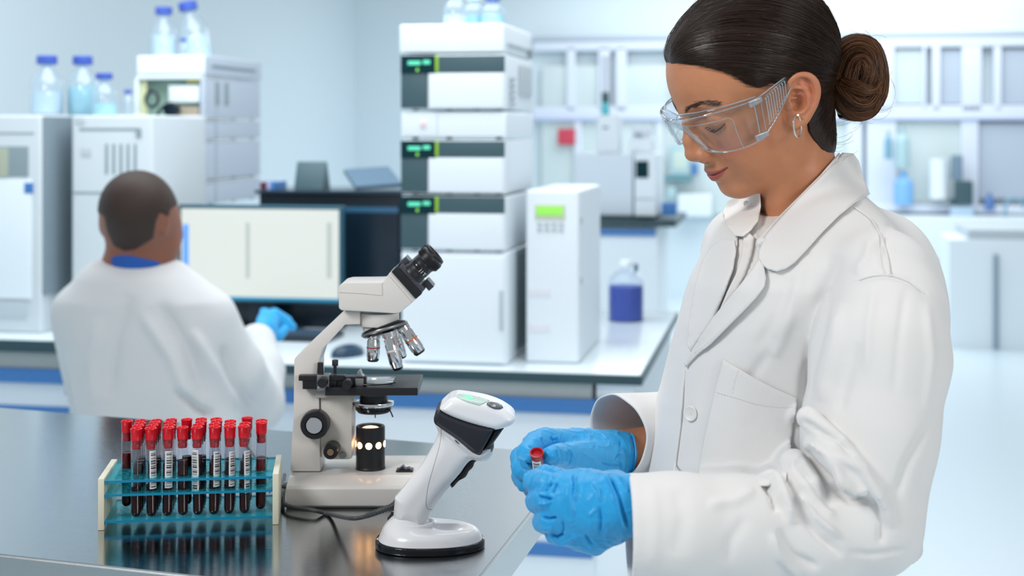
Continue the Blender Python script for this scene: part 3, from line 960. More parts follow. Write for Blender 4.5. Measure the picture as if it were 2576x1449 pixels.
lo = np.array([0.08, 1.31, 0.93]); hi = np.array([0.52, 1.90, 1.38])
V, Q = grow(coat_sdf, lo, hi, 0.0028)
V = apply_folds(V, grad(coat_sdf, V, 0.002), FOLDS)
coat = np_mesh('lab_coat', V, Q, M_COAT, woman)
coat['label'] = 'white cotton lab coat with notched collar'
# far cuff: an open tube
ax = -CUFF_N; u1 = np.cross(ax, [0, 0, 1.0]); u1 /= np.linalg.norm(u1); u2 = np.cross(u1, ax)
rows = []
NA = 72
prof = [(0.10, .0455), (0.075, .046), (0.05, .0468), (0.03, .0475), (0.012, .048), (0.002, .0484), (0.0, .0482), (0.0, .0465), (0.003, .0460), (0.02, .0455), (0.05, .0440), (0.10, .043), (.105, .002)]
for (t, rr) in prof:
    ring = []
    for k in range(NA):
        a = 2 * math.pi * k / NA
        r2 = rr * (1 + 0.03 * math.cos(2 * a + 0.6) + 0.012 * math.sin(5 * a + t * 40) + 0.008 * math.sin(9 * a))
        ring.append(CUFF_C + ax * (t + 0.004 * math.sin(2 * a + 1)) + u1 * math.cos(a) * r2 + u2 * math.sin(a) * r2 * 1.02)
    rows.append(ring)
G = np.array(rows); idx = np.arange(len(prof) * NA).reshape(len(prof), NA); nx = np.roll(idx, -1, axis=1)
cf = np_mesh('sleeve_cuff', G.reshape(-1, 3), np.stack([idx[:-1], nx[:-1], nx[1:], idx[1:]], -1).reshape(-1, 4), M_COAT, coat)

# shirt under the coat
def shirt_sdf(P):
    core = coat_core(P)
    d = smin(core + 0.0055, chain(P, NECK[:3], [0.047, 0.0475, 0.055]), 0.004)
    d = smax(d, -chain(P, NECK, [0.049, 0.0478, 0.053, 0.058]), 0.002)
    d = smax(d, P[:, 2] - W(1, 500, 1.6)[2] , 0.003)
    d = carve(d, P, VSKIN, 0.0085, core)
    lim = -poly_sd(cam_pix(P), [(1780, 380), (2130, 380), (2000, 600), (1935, 720), (1850, 850), (1760, 850), (1790, 700), (1800, 560)]) / 2250.0
    return smax(smax(d, lim, 0.003), -(P[:, 2] - 1.12), 0.002)
V, Q = grow(shirt_sdf, [0.18, 1.45, 1.10], [0.46, 1.84, 1.38], 0.0028)
shirt = np_mesh('shirt', V, Q, M_SHIRT, woman)
shirt['label'] = 'pale blouse under the coat'

def support(P):
    return smin(coat_core(P), chain(P, NECK, [0.052, 0.053, 0.058, 0.065]), 0.012)
def on_cloth(px, fn=support, y0=1.28, y1=1.86):
    """where the rays through pixels px meet the cloth; a ray that misses stops where it passes closest"""
    px = np.asarray(px, float)
    D = np.stack([(px[:, 0] - CX) / F, np.ones(len(px)), -(px[:, 1] - HY) / F], 1)
    Y = np.full(len(px), y0); best = np.full(len(px), 1e9); yb = Y.copy(); hit = np.zeros(len(px), bool)
    for _ in range(90):
        P = np.array([0, 0, EYE]) + D * Y[:, None]
        d = fn(P)
        m = (d < best) & ~hit; best[m] = d[m]; yb[m] = Y[m]
        hit |= d < 0.0004
        Y = np.where(hit, Y, np.minimum(Y + np.maximum(d, 0.0008) * 0.8, y1))
    return yb
def patch(name, outline, off, th, m, parent, fn=support, lift=0.0, step=5.0, smooth=10):
    """cloth cut to an outline and laid on the support with its own thickness"""
    ol = []
    n = len(outline)
    for i in range(n):
        a = np.array(outline[i], float); b = np.array(outline[(i + 1) % n], float)
        k = max(1, int(round(np.linalg.norm(b - a) / step)))
        ol += [a + (b - a) * j / k for j in range(k)]
    ol = np.array(ol)
    lo_, hi_ = ol.min(0), ol.max(0)
    g = np.stack(np.meshgrid(np.arange(lo_[0], hi_[0], step), np.arange(lo_[1], hi_[1], step), indexing='ij'), -1).reshape(-1, 2)
    g = g[poly_sd(g, [tuple(p) for p in ol]) > step * 0.55]
    pts = np.concatenate([ol, g]); nb = len(ol)
    co, _, tris, _, _, _ = delaunay_2d_cdt([Vector(p) for p in pts], [(i, (i + 1) % nb) for i in range(nb)], [list(range(nb))], 1, 1e-4)
    pts = np.array([tuple(c) for c in co]); tris = np.array([list(t) for t in tris if len(t) == 3])
    Y = on_cloth(pts, fn)
    # relax depth over the patch
    adj = [[] for _ in pts]
    for t in tris:
        for a in range(3): adj[t[a]].append(t[(a + 1) % 3]); adj[t[a]].append(t[(a + 2) % 3])
    adj = [np.array(sorted(set(a))) for a in adj]
    for _ in range(smooth):
        Y = np.array([0.5 * Y[i] + 0.5 * Y[adj[i]].mean() if len(adj[i]) else Y[i] for i in range(len(Y))])
    ed = poly_sd(pts, [tuple(p) for p in ol])
    Yf = Y - off - lift * np.exp(-np.maximum(ed, 0) / 14.0)
    V0 = np.array([W(p[0], p[1], y) for p, y in zip(pts, Yf)])
    rnd = 1 - 0.6 * np.exp(-np.maximum(ed, 0) / 2.0)
    V0[:, 1] += th * (1 - rnd)
    V1 = V0.copy(); V1[:, 1] += th
    N = len(V0)
    a = tris
    s_ = np.sign(np.cross(pts[a[0, 1]] - pts[a[0, 0]], pts[a[0, 2]] - pts[a[0, 0]]))
    if s_ < 0: a = a[:, ::-1]
    # boundary edges
    e = {}
    for t in a:
        for k in range(3):
            e[(t[k], t[(k + 1) % 3])] = 1
    be = np.array([k for k in e if (k[1], k[0]) not in e])
    rim = np.stack([be[:, 1], be[:, 0], be[:, 0] + N, be[:, 1] + N], 1)
    return np_mesh(name, np.concatenate([V0, V1]), [a[:, ::-1], a + N, rim[:, ::-1]], m, parent)
def seam(name, pts, m, parent, off=0.0008, r=0.0004, dash=None, fn=support, n=60):
    P = spline(np.array(pts, float), n) if len(pts) > 2 else np.array([np.array(pts[0]) + (np.array(pts[1]) - np.array(pts[0])) * t for t in np.linspace(0, 1, n)])
    Y = on_cloth(P, fn)
    for _ in range(6): Y[1:-1] = (Y[:-2] + Y[1:-1] + Y[2:]) / 3
    X = [WV(p[0], p[1], y - off) for p, y in zip(P, Y)]
    e = MB()
    if dash:
        for i in range(0, len(X) - 2, dash): e.tube(X[i:i + max(2, dash - 1)], r, 4)
    else:
        e.tube(X, r, 5)
    return e.build(name, m, parent)
patch('collar', [(2122, 384), (2148, 386), (2162, 405), (2174, 450), (2190, 488), (2150, 512), (2110, 545), (2070, 585), (2030, 630), (2000, 662), (1978, 677), (1955, 684), (1932, 678), (1916, 664), (1909, 650), (1911, 630), (1930, 590), (1965, 550), (2010, 500), (2060, 452), (2098, 412)], 0.007, 0.0035, M_COAT, coat, lift=0.003)
patch('lapel', [(1910, 652), (1922, 668), (1928, 700), (1924, 722), (1905, 748), (1870, 785), (1830, 825), (1790, 866), (1752, 896), (1726, 925), (1721, 915), (1745, 880), (1765, 845), (1795, 800), (1830, 757), (1865, 715), (1892, 680)], 0.005, 0.003, M_COAT, coat, lift=0.004)
patch('lapel', [(1850, 605), (1852, 640), (1845, 680), (1822, 742), (1794, 806), (1765, 848), (1738, 885), (1728, 870), (1735, 800), (1750, 715), (1768, 655), (1790, 620), (1820, 600)], 0.002, 0.002, M_COAT, coat, lift=0.0015)
patch('shirt_collar', [(1820, 530), (1832, 505), (1868, 486), (1912, 474), (1915, 520), (1908, 556), (1890, 580), (1870, 596), (1850, 594), (1832, 572), (1822, 548)], 0.006, 0.0025, M_SHIRT, shirt, lift=0.001, smooth=3)
patch('shirt_collar', [(2112, 384), (2122, 396), (2098, 420), (2040, 478), (1985, 532), (1945, 580), (1920, 622), (1908, 622), (1906, 606), (1920, 588), (1960, 545), (2010, 495), (2065, 440)], 0.0035, 0.002, M_SHIRT, shirt, lift=0.001)
patch('placket', [(1872, 590), (1885, 585), (1900, 600), (1893, 640), (1876, 690), (1850, 735), (1822, 775), (1812, 778), (1830, 735), (1852, 690), (1868, 640)], -0.003, 0.002, M_SHIRT, shirt, lift=0.001)
for (px, py, mm_) in ((1915, 608, 0.0045), (1878, 512, 0.0035)):
    y = on_cloth([(px, py)])[0]
    e = MB(); e.lathe([(0, 0), (mm_, 0), (mm_ * 1.05, .0006), (mm_ * .95, .0014), (mm_ * .6, .0011), (0, .001)], 20, M=axis_matrix(W(px, py, y - 0.0075), (-0.35, -1, 0.1)))
    e.build('button', M_THREAD, shirt)
M_BUTTON = mat('button_plastic', (0.80, 0.79, 0.76), 0.3)
y = on_cloth([(1737, 1040)])[0]
e = MB(); e.lathe([(0, 0), (.0078, 0), (.0084, .0007), (.0082, .0018), (.0072, .0021), (.0062, .0014), (0, .0013)], 28, M=axis_matrix(W(1737, 1040, y - 0.0005), (-0.75, -1, 0.05)))
e.tube([W(1734, 1036, y - .0035), W(1741, 1044, y - .0035)], .0005, 5)
e.build('button', M_BUTTON, coat)
patch('breast_pocket', [(1820, 905), (1860, 928), (1900, 952), (1955, 980), (2006, 1002), (2006, 1020), (1996, 1080), (1988, 1140), (1978, 1212), (1930, 1224), (1860, 1222), (1800, 1214), (1756, 1198), (1765, 1140), (1780, 1070), (1795, 1000), (1808, 950)], 0.0012, 0.0018, M_COAT, coat, lift=0.0006)
seam('stitching', [(1797, 985), (1850, 1000), (1900, 1015), (1955, 1022), (2002, 1022)], M_THREAD, coat, 0.0030, 0.00035, dash=2)
seam('stitching', [(1855, 930), (1846, 958), (1838, 995)], M_THREAD, coat, 0.0030, 0.0003, dash=2, n=20)
seam('stitching', [(1917, 668), (1921, 700), (1917, 722), (1870, 772), (1800, 842), (1735, 898)], M_THREAD, coat, 0.0085, 0.00022, dash=2, n=110)
seam('stitching', [(1935, 684), (1975, 670), (2030, 622), (2110, 538), (2182, 486)], M_THREAD, coat, 0.0105, 0.00022, dash=2, n=90)
seam('placket_edge', [(1724, 930), (1717, 985), (1712, 1060), (1702, 1140), (1695, 1200)], M_COAT, coat, 0.0006, 0.0012)
seam('stitching', [(1610, 1200), (1612, 1300), (1610, 1449)], M_THREAD, coat, 0.0008, 0.0003, dash=2)
seam('shoulder_seam', [(2152, 522), (2195, 556), (2222, 610), (2234, 655), (2238, 690)], M_COAT, coat, -0.0002, 0.0009)
seam('shoulder_seam', [(2160, 704), (2195, 694), (2240, 692), (2285, 708), (2320, 735)], M_COAT, coat, -0.0002, 0.0008)
# ---------------------------------------------------------------- gloves
M_GLOVE = mat('nitrile', (0.022, 0.36, 0.74), 0.42, bump=0.3, bscale=240, bdist=0.0008, sss=0.0, spec=0.4, sheen=0.1)
def crumple(P, a, s1, seed):
    x = wob(P, s1, seed); y = wob(P, s1 * 2.1, seed + 7)
    return a * (0.6 * (1 - np.abs(x) * 1.4) + 0.4 * (1 - np.abs(y) * 1.4))
GN_CUT = W(1590, 1270, 1.38)[0]
def glove_near(P):
    R = None
    # back of the hand faces the camera; fingers curl away round the tube
    palm = chain(P, [W(1545, 1275, 1.385), W(1480, 1272, 1.39), W(1428, 1262, 1.395)], [0.027, 0.030, 0.029], 0.01)
    palm = smin(palm, rbox(P, W(1470, 1278, 1.397), (0.030, 0.021, 0.033), 0.017), 0.012)
    palm = smin(palm, chain(P, [W(1420, 1330, 1.40), W(1490, 1345, 1.395), W(1540, 1318, 1.39)], [0.015, 0.016, 0.018], 0.01), 0.012)
    d = palm
    k = 0.0025
    d = smin(d, chain(P, [W(1428, 1232, 1.39), W(1378, 1218, 1.392), W(1342, 1212, 1.42), W(1345, 1205, 1.45), W(1370, 1196, 1.465)], [0.0145, 0.0120, 0.0108, 0.0100, 0.0090]), k)
    d = smin(d, chain(P, [W(1424, 1262, 1.385), W(1372, 1254, 1.385), W(1350, 1262, 1.41), W(1360, 1255, 1.445), W(1390, 1240, 1.455)], [0.0140, 0.0125, 0.0115, 0.0105, 0.0090]), k)
    d = smin(d, chain(P, [W(1430, 1300, 1.385), W(1385, 1304, 1.385), W(1368, 1312, 1.41), W(1378, 1304, 1.445), W(1405, 1290, 1.45)], [0.0140, 0.0118, 0.0110, 0.0100, 0.0085]), k)
    d = smin(d, chain(P, [W(1450, 1335, 1.39), W(1412, 1343, 1.39), W(1396, 1344, 1.41), W(1402, 1330, 1.44), W(1425, 1318, 1.445)], [0.0125, 0.0108, 0.0100, 0.0090, 0.0075]), k)
    # thumb on top, tip in front of the tube
    d = smin(d, chain(P, [W(1545, 1235, 1.41), W(1478, 1232, 1.425), W(1428, 1214, 1.435), W(1390, 1200, 1.440), W(1372, 1192, 1.445)], [0.0200, 0.0165, 0.0125, 0.0112, 0.0092]), 0.006)
    # wrist and cuff
    d = smin(d, chain(P, [W(1530, 1272, 1.385), W(1580, 1270, 1.38), W(1610, 1272, 1.38)], [0.026, 0.0285, 0.0300]), 0.012)
    d = d + crumple(P, -0.0008, 115, 11) * 0.9
    d = smax(d, P[:, 0] - GN_CUT, 0.001)
    return d
GF = W(1576, 1150, 1.66); GFN = np.array([0.93, 0.30, -0.18]); GFN /= np.linalg.norm(GFN)
def glove_far(P):
    d = chain(P, [W(1610, 1150, 1.672), W(1540, 1150, 1.655), W(1480, 1146, 1.63)], [0.0285, 0.0265, 0.027], 0.01)
    d = smin(d, chain(P, [W(1540, 1145, 1.65), W(1450, 1130, 1.61), W(1425, 1122, 1.60)], [0.025, 0.0215, 0.018], 0.01), 0.012)
    d = smin(d, chain(P, [W(1500, 1165, 1.63), W(1440, 1175, 1.61), W(1400, 1180, 1.60)], [0.024, 0.020, 0.015], 0.01), 0.012)
    k = 0.0022
    # index finger arching over to the tube cap
    d = smin(d, chain(P, [W(1425, 1118, 1.595), W(1372, 1108, 1.565), W(1345, 1118, 1.54), W(1326, 1140, 1.52), W(1328, 1160, 1.507)], [0.0165, 0.0138, 0.0130, 0.0118, 0.0092]), k)
    d = smin(d, chain(P, [W(1415, 1135, 1.61), W(1335, 1138, 1.60), W(1309, 1152, 1.58), W(1312, 1180, 1.555), W(1338, 1192, 1.54)], [0.0155, 0.0130, 0.0118, 0.0110, 0.0095]), k)
    d = smin(d, chain(P, [W(1415, 1165, 1.61), W(1335, 1178, 1.61), W(1312, 1196, 1.59), W(1322, 1212, 1.565), W(1350, 1214, 1.55)], [0.0150, 0.0125, 0.0115, 0.0105, 0.0090]), k)
    d = smin(d, chain(P, [W(1420, 1190, 1.61), W(1355, 1212, 1.61), W(1338, 1230, 1.59), W(1350, 1242, 1.565), W(1375, 1236, 1.55)], [0.0130, 0.0110, 0.0102, 0.0095, 0.0080]), k)
    # thumb reaching to the tube from the right
    d = smin(d, chain(P, [W(1520, 1158, 1.62), W(1458, 1150, 1.57), W(1412, 1146, 1.53), W(1392, 1146, 1.51), W(1384, 1144, 1.503)], [0.0230, 0.0175, 0.0125, 0.0112, 0.0085]), 0.006)
    d = d + crumple(P, -0.0007, 120, 23) * 0.9
    d = smax(d, (P - GF) @ GFN, 0.001)
    return d
NF = [([(1440, 1215), (1436, 1260), (1444, 1300)], 7, .0012), ([(1440, 1192), (1444, 1215), (1440, 1250)], 3, -.0012), ([(1446, 1195), (1450, 1230), (1448, 1262)], 3, .0012),
      ([(1352, 1248), (1370, 1252), (1390, 1256)], 4, -.0025), ([(1362, 1300), (1384, 1306), (1400, 1303)], 4, -.0025), ([(1382, 1345), (1400, 1352), (1418, 1345)], 4, -.0025),
      ([(1525, 1192), (1550, 1250), (1575, 1330)], 4, .0016), ([(1532, 1192), (1557, 1250), (1580, 1325)], 4, -.0020), ([(1558, 1195), (1572, 1215), (1580, 1240)], 3, .0014),
      ([(1508, 1275), (1512, 1310), (1508, 1345)], 5, -.0016), ([(1490, 1215), (1508, 1235), (1510, 1262)], 5, .0012), ([(1500, 1280), (1490, 1290), (1480, 1300)], 5, .0008),
      ([(1440, 1340), (1452, 1362), (1458, 1375)], 3, .0014), ([(1470, 1345), (1485, 1368), (1492, 1372)], 4, -.0016), ([(1390, 1215), (1380, 1225), (1372, 1236)], 3, -.0012),
      ([(1405, 1212), (1395, 1228), (1390, 1240)], 3, -.0014), ([(1345, 1215), (1352, 1230), (1350, 1240)], 3, -.0010), ([(1415, 1310), (1418, 1330), (1412, 1345)], 3, -.001),
      ([(1365, 1222), (1362, 1236)], 3, .001), ([(1350, 1265), (1368, 1268), (1388, 1262)], 3, .0012), ([(1356, 1322), (1372, 1330), (1392, 1326)], 3, .001)]
FFD = [([(1385, 1098), (1394, 1108), (1392, 1122)], 3, -.0022), ([(1395, 1096), (1404, 1108), (1400, 1126)], 3, .0014), ([(1428, 1130), (1440, 1145), (1432, 1168)], 3, -.0016),
       ([(1420, 1130), (1430, 1146), (1424, 1166)], 3, .0012), ([(1410, 1130), (1416, 1146), (1412, 1168)], 3, -.001), ([(1400, 1132), (1404, 1150)], 3, -.001),
       ([(1562, 1108), (1560, 1150), (1566, 1190)], 4, -.0016), ([(1548, 1160), (1556, 1145), (1562, 1140)], 3, -.0012), ([(1510, 1165), (1540, 1172), (1564, 1172)], 3, -.0012),
       ([(1430, 1185), (1480, 1190), (1520, 1180)], 3, .0010), ([(1360, 1100), (1368, 1112), (1368, 1130)], 3, -.0014), ([(1330, 1120), (1344, 1130), (1350, 1140)], 3, -.001),
       ([(1320, 1165), (1340, 1170), (1352, 1165)], 4, -.002), ([(1300, 1150), (1320, 1160), (1330, 1176)], 3, .0012), ([(1490, 1105), (1500, 1118), (1496, 1130)], 3, -.001)]
def rumple(V, fn, seed):
    N = grad(fn, V, 0.001)
    P = V.copy(); P[:, 0] *= 1.5
    a = np.clip(1 - np.abs(wob(P, 130, seed)) * 2.2, 0, 1) ** 2; b = np.clip(1 - np.abs(wob(P, 240, seed + 3)) * 2.2, 0, 1) ** 2
    loose = 0.4 + 0.6 * np.clip(0.5 + wob(V, 30, seed + 5), 0, 1)
    return V + N * ((a * 0.0016 + b * 0.0008) * loose - 0.0005)[:, None]
V, Q = grow(glove_near, [0.010, 1.33, 1.02 - .05], [0.135, 1.50, 1.10], 0.0010)
V = rumple(V, glove_near, 31)
V = apply_folds(V, grad(glove_near, V, 0.001), [(a, b, c * 1.7) for a, b, c in NF])
gn = np_mesh('glove', V, Q, M_GLOVE, woman)
V, Q = grow(glove_far, [-0.005, 1.47, 0.96], [0.160, 1.71, 1.08], 0.0011)
V = rumple(V, glove_far, 47)
V = apply_folds(V, grad(glove_far, V, 0.001), [(a, b, c * 1.6) for a, b, c in FFD])
gf = np_mesh('glove', V, Q, M_GLOVE, woman)
for o_ in (gn, gf): o_['label'] = 'blue nitrile glove'
# rolled cuff edges
e = MB()
u1 = np.cross(GFN, [0, 0, 1.0]); u1 /= np.linalg.norm(u1); u2 = np.cross(u1, GFN)
ring = [Vector(GF + (u1 * math.cos(a) + u2 * math.sin(a)) * (0.0283 + 0.0006 * math.sin(7 * a)) - GFN * 0.0012) for a in np.linspace(0, 2 * math.pi, 49)]
e.tube(ring, 0.0013, 6, cap=False); e.build('cuff_bead', M_GLOVE, gf)
# ================================================================ stainless steel table
TZ = 0.917
def steel(name, rough, col=(0.60, 0.62, 0.63), wear=0.0):
    m = bpy.data.materials.new(name); m.use_nodes = True
    nt = m.node_tree; b = nt.nodes['Principled BSDF']
    b.inputs['Base Color'].default_value = (*col, 1); b.inputs['Metallic'].default_value = 1.0
    tc = nt.nodes.new('ShaderNodeTexCoord'); mp = nt.nodes.new('ShaderNodeMapping'); mp.inputs['Scale'].default_value = (6, 260, 60)
    mp.inputs['Rotation'].default_value = (0, 0, 0.31)
    n = nt.nodes.new('ShaderNodeTexNoise'); n.inputs['Scale'].default_value = 6; n.inputs['Detail'].default_value = 3
    nt.links.new(tc.outputs['Object'], mp.inputs['Vector']); nt.links.new(mp.outputs[0], n.inputs['Vector'])
    mr = nt.nodes.new('ShaderNodeMapRange'); mr.inputs['To Min'].default_value = rough * 0.7; mr.inputs['To Max'].default_value = rough * 1.3
    nt.links.new(n.outputs['Fac'], mr.inputs['Value'])
    # the end the people work at is worn duller
    sp_ = nt.nodes.new('ShaderNodeSeparateXYZ'); nt.links.new(tc.outputs['Object'], sp_.inputs[0])
    wr = nt.nodes.new('ShaderNodeMapRange'); wr.inputs['From Min'].default_value = -0.22; wr.inputs['From Max'].default_value = 0.05
    wr.inputs['To Min'].default_value = 0.0; wr.inputs['To Max'].default_value = wear
    nt.links.new(sp_.outputs['X'], wr.inputs['Value'])
    ad = nt.nodes.new('ShaderNodeMath'); ad.operation = 'ADD'; nt.links.new(mr.outputs['Result'], ad.inputs[0]); nt.links.new(wr.outputs['Result'], ad.inputs[1])
    nt.links.new(ad.outputs[0], b.inputs['Roughness'])
    bp = nt.nodes.new('ShaderNodeBump'); bp.inputs['Strength'].default_value = 0.12; bp.inputs['Distance'].default_value = 0.0004
    nt.links.new(n.outputs['Fac'], bp.inputs['Height']); nt.links.new(bp.outputs['Normal'], b.inputs['Normal'])
    return m
M_STEEL = steel('brushed_steel', 0.10, (0.52, 0.55, 0.57), 0.22); M_STEEL2 = steel('steel_edge', 0.32, (0.62, 0.65, 0.66))
def tp(px, py, z=TZ):
    t = (EYE - z) * F / (py - HY)
    return np.array([(px - CX) / F * t, t, z])
BR_ = tp(1452, 1143); FR_ = tp(1154, 1522); _a = tp(250, 1045); _f = tp(0, 1395); _f2 = tp(490, 1449)
FR_ = tp(1153.6, 1522)
bl = _a + (_a - BR_) / np.linalg.norm(_a - BR_) * 1.1
fl_ = _f + (_f - _f2) / np.linalg.norm(_f - _f2) * 0.55
corners = [Vector(p) for p in (fl_, FR_, BR_, bl)]
bm = bmesh.new()
vs = [bm.verts.new(c) for c in corners]; f = bm.faces.new(vs)
r_ = bmesh.ops.extrude_face_region(bm, geom=[f]); bmesh.ops.translate(bm, vec=(0, 0, -0.046), verts=[v for v in r_['geom'] if isinstance(v, bmesh.types.BMVert)])
bmesh.ops.recalc_face_normals(bm, faces=bm.faces)
bmesh.ops.bevel(bm, geom=[e for e in bm.edges if abs(e.verts[0].co.z - TZ) < 1e-5 and abs(e.verts[1].co.z - TZ) < 1e-5], offset=0.003, segments=3, affect='EDGES')
for v in bm.verts: v.co.z -= TZ
e = MB(); e.bm(bm, 0, Matrix.Translation((-corners[1].x, -corners[1].y, 0)) , smooth=False)
for i, f_ in enumerate(e.f):
    zs = [e.v[j][2] for j in f_]
    e.mi[i] = 0 if min(zs) > -0.001 and len(f_) == 4 and max(zs) - min(zs) < 1e-5 else 1
table = empty('steel_table', (corners[1].x, corners[1].y, 0), label='stainless steel table with polished top, carrying microscope, scanner and tube rack', cat='table')
tt = e.build('table_top', [M_STEEL, M_STEEL2], table, loc=(0, 0, TZ))
cen = sum(corners, Vector()) / 4
for c in corners:
    p = c + (cen - c) * 0.30
    e = MB(); e.lathe([(0.02, 0.03), (0.02, TZ - 0.046)], 20); e.lathe([(0.0, 0), (0.026, 0.0), (0.026, 0.02), (0.018, 0.03), (0, .03)], 20)
    e.build('leg', M_STEEL2, table, loc=(p.x - corners[1].x, p.y - corners[1].y, 0))
e = MB(); q = [c + (cen - c) * 0.30 - corners[1] for c in corners]
for k in range(4): e.tube([Vector((q[k].x, q[k].y, 0.25)), Vector((q[(k + 1) % 4].x, q[(k + 1) % 4].y, 0.25))], 0.012, 12)
e.build('brace', M_STEEL2, table)
# ================================================================ microscope
M_WHT = mat('enamel_white', (0.74, 0.715, 0.68), 0.38, bump=0.06, bscale=900, bdist=0.0003, coat=0.2)
M_WHT2 = mat('enamel_warm', (0.66, 0.63, 0.58), 0.42, bump=0.06, bscale=900, bdist=0.0003)
M_BLK = mat('black_satin', (0.012, 0.013, 0.016), 0.38, bump=0.08, bscale=1200, bdist=0.0002)
M_BLK2 = mat('black_gloss', (0.010, 0.011, 0.013), 0.15)
M_GREY = mat('grey_metal', (0.30, 0.31, 0.32), 0.35, 0.8)
M_CHROME = mat('chrome', (0.80, 0.80, 0.80), 0.08, 1.0)
M_ORANGE = mat('orange_ring', (0.75, 0.16, 0.03), 0.4)
M_TEXT = mat('white_print', (0.85, 0.85, 0.85), 0.6)
M_RED = mat('red_ring', (0.35, 0.02, 0.02), 0.4)
MD = 1.830
MX0 = (715 - CX) / F * MD
scope = empty('microscope', (MX0, MD, TZ), label='white binocular microscope with black stage and glowing lamp housing', cat='microscope')
def ms(px, py, y=0.0):
    d = MD + y
    return Vector(((px - CX) / F * d - MX0, y, EYE - (py - HY) / F * d - TZ))
def ms2(px, py, y): v = ms(px, py, y); return (v.x, v.z)
# base
e = MB()
a = ms(716, 1278, 0); w = 0.180; dp = 0.155
prof = [(0, 0.004), (0.004, 0), (dp - 0.004, 0), (dp, .004), (dp, 0.026), (dp - .012, 0.036), (0.03, 0.036), (0.004, 0.0285), (0, 0.0255)]
e.prism(prof, 0, 0.002, w, bev=0.0012)
e.build('base', M_WHT, scope)
for x in (0.02, 0.160):
    for y in (0.02, 0.135):
        e = MB(); e.lathe([(0, -0.0005), (0.008, -0.0005), (0.008, 0.004), (0, 0.004)], 16, M=Matrix.Translation((x, y, 0))); e.build('foot', M_BLK, scope)
# arm
YA, YB = 0.045, 0.098
pts = [(730, 1186), (733, 1120), (738, 1050), (740, 905), (744, 898), (862, 786), (872, 781), (905, 781), (906, 816), (868, 817), (812, 878), (803, 905), (802, 1000), (806, 1186)]
e = MB(); e.prism([ms2(px, py, YA) for px, py in pts], 1, YA, YB, bev=0.0015); e.build('arm', M_WHT, scope)
pts = [(806, 989), (886, 989), (885, 1100), (884, 1154), (876, 1156), (822, 1156), (816, 1150), (806, 1150)]
e = MB(); e.prism([ms2(px, py, YA + .004) for px, py in pts], 1, YA + .004, YB - .004, bev=0.0012); e.build('focus_block', M_WHT2, scope)
e = MB(); e.prism([ms2(px, py, YA - .002) for px, py in [(793, 972), (818, 972), (818, 990), (905, 990), (905, 1001), (793, 1001)]], 1, YA - .002, YB + .002, bev=0.0008); e.build('stage_bracket', M_WHT2, scope)
def knob(name, px, py, y0, y1, prof, m, parent=scope, seg=40):
    c = ms(px, py, y0); e = MB()
    e.lathe(prof, seg, M=Matrix.Translation(c) @ Matrix.Rotation(math.pi / 2, 4, 'X')); return e.build(name, m, parent)
def rad(px_, y=0.03): return px_ / F * (MD + y)
R1 = rad(36)
k1 = knob('coarse_focus_knob', 790, 1071, 0.028, 0, [(0, -.022), (R1 * .95, -.022), (R1, -.020), (R1, -.004), (R1 * .93, 0), (R1 * .64, 0), (R1 * .60, -.0015), (0, -.0015)], M_BLK)
knob('knob_plate', 790, 1071, 0.026, 0, [(0, 0), (R1 * .55, 0), (R1 * .58, -.001), (0, -.001)], M_CHROME, k1)
R2 = rad(19)
k2 = knob('fine_focus_knob', 831, 1138, 0.020, 0, [(0, -.03), (R2 * .9, -.03), (R2, -.028), (R2, -.003), (R2 * .9, 0), (R2 * .55, 0), (R2 * .5, -.002), (0, -.002)], M_BLK)
knob('knob_plate', 831, 1138, 0.0185, 0, [(0, 0), (R2 * .45, 0), (R2 * .45, -.001), (0, -.001)], mat('brass', (0.45, 0.30, 0.18), 0.3, 1.0), k2)
for px, py in ((862, 1146),): knob('lock_knob', px, py, 0.045, 0, [(0, -.01), (.004, -.01), (.0045, -.002), (.004, 0), (0, 0)], M_GREY)
# head
YH0, YH1 = 0.030, 0.105
pts = [(852, 722), (857, 715), (872, 711), (960, 710), (968, 704), (977, 690), (985, 682), (1047, 752), (1038, 761), (1006, 787), (995, 789), (858, 781), (852, 775)]
e = MB(); e.prism([ms2(px, py, YH0) for px, py in pts], 1, YH0, YH1, bev=0.0025); hd = e.build('binocular_head', M_WHT, scope)
e = MB(); q = [ms(px, py, YH0 - .0003) for px, py in ((853, 735), (910, 738), (962, 743))]; e.tube(q, 0.0005, 5)
e.tube([ms(962, 743, YH0 - .0003), ms(961, 712, YH0 - .0003)], .0005, 5); e.tube([ms(977, 691, YH0 - .0003), ms(1037, 760, YH0 - .0003)], .0005, 5)
e.build('panel_line', M_WHT2, hd)
# tilted black plate and eyepieces
A0 = ms(984, 682, YH0); A1 = ms(1047, 753, YH0)
dirp = (A1 - A0).normalized(); out = Vector((dirp.z * -1, 0, dirp.x)); out = out if out.x > 0 else -out
def quad_prism(s0, s1, o0, o1, y0, y1, bev, base=A0):
    e = MB(); P = [base + dirp * s0 + out * o0, base + dirp * s1 + out * o0, base + dirp * s1 + out * o1, base + dirp * s0 + out * o1]
    e.prism([(p.x, p.z) for p in P], 1, y0, y1, bev=bev); return e
L = (A1 - A0).length
quad_prism(0.0005, L - .0005, 0.0, 0.0105, YH0 - .004, YH1 + .004, .0012).build('eyepiece_plate', M_BLK, scope)
quad_prism(0.003, L - .002, 0.0105, 0.017, YH0, YH1, .001).build('slide_plate', mat('dark_grey', (0.06, 0.065, 0.08), .4), scope)
quad_prism(0.040, L + .004, 0.017, 0.026, 0.05, 0.085, .001).build('slide_tab', mat('dark_grey'), scope)
quad_prism(-0.001, 0.012, 0.012, 0.024, 0.05, 0.09, .001).build('slide_tab', mat('dark_grey'), scope)
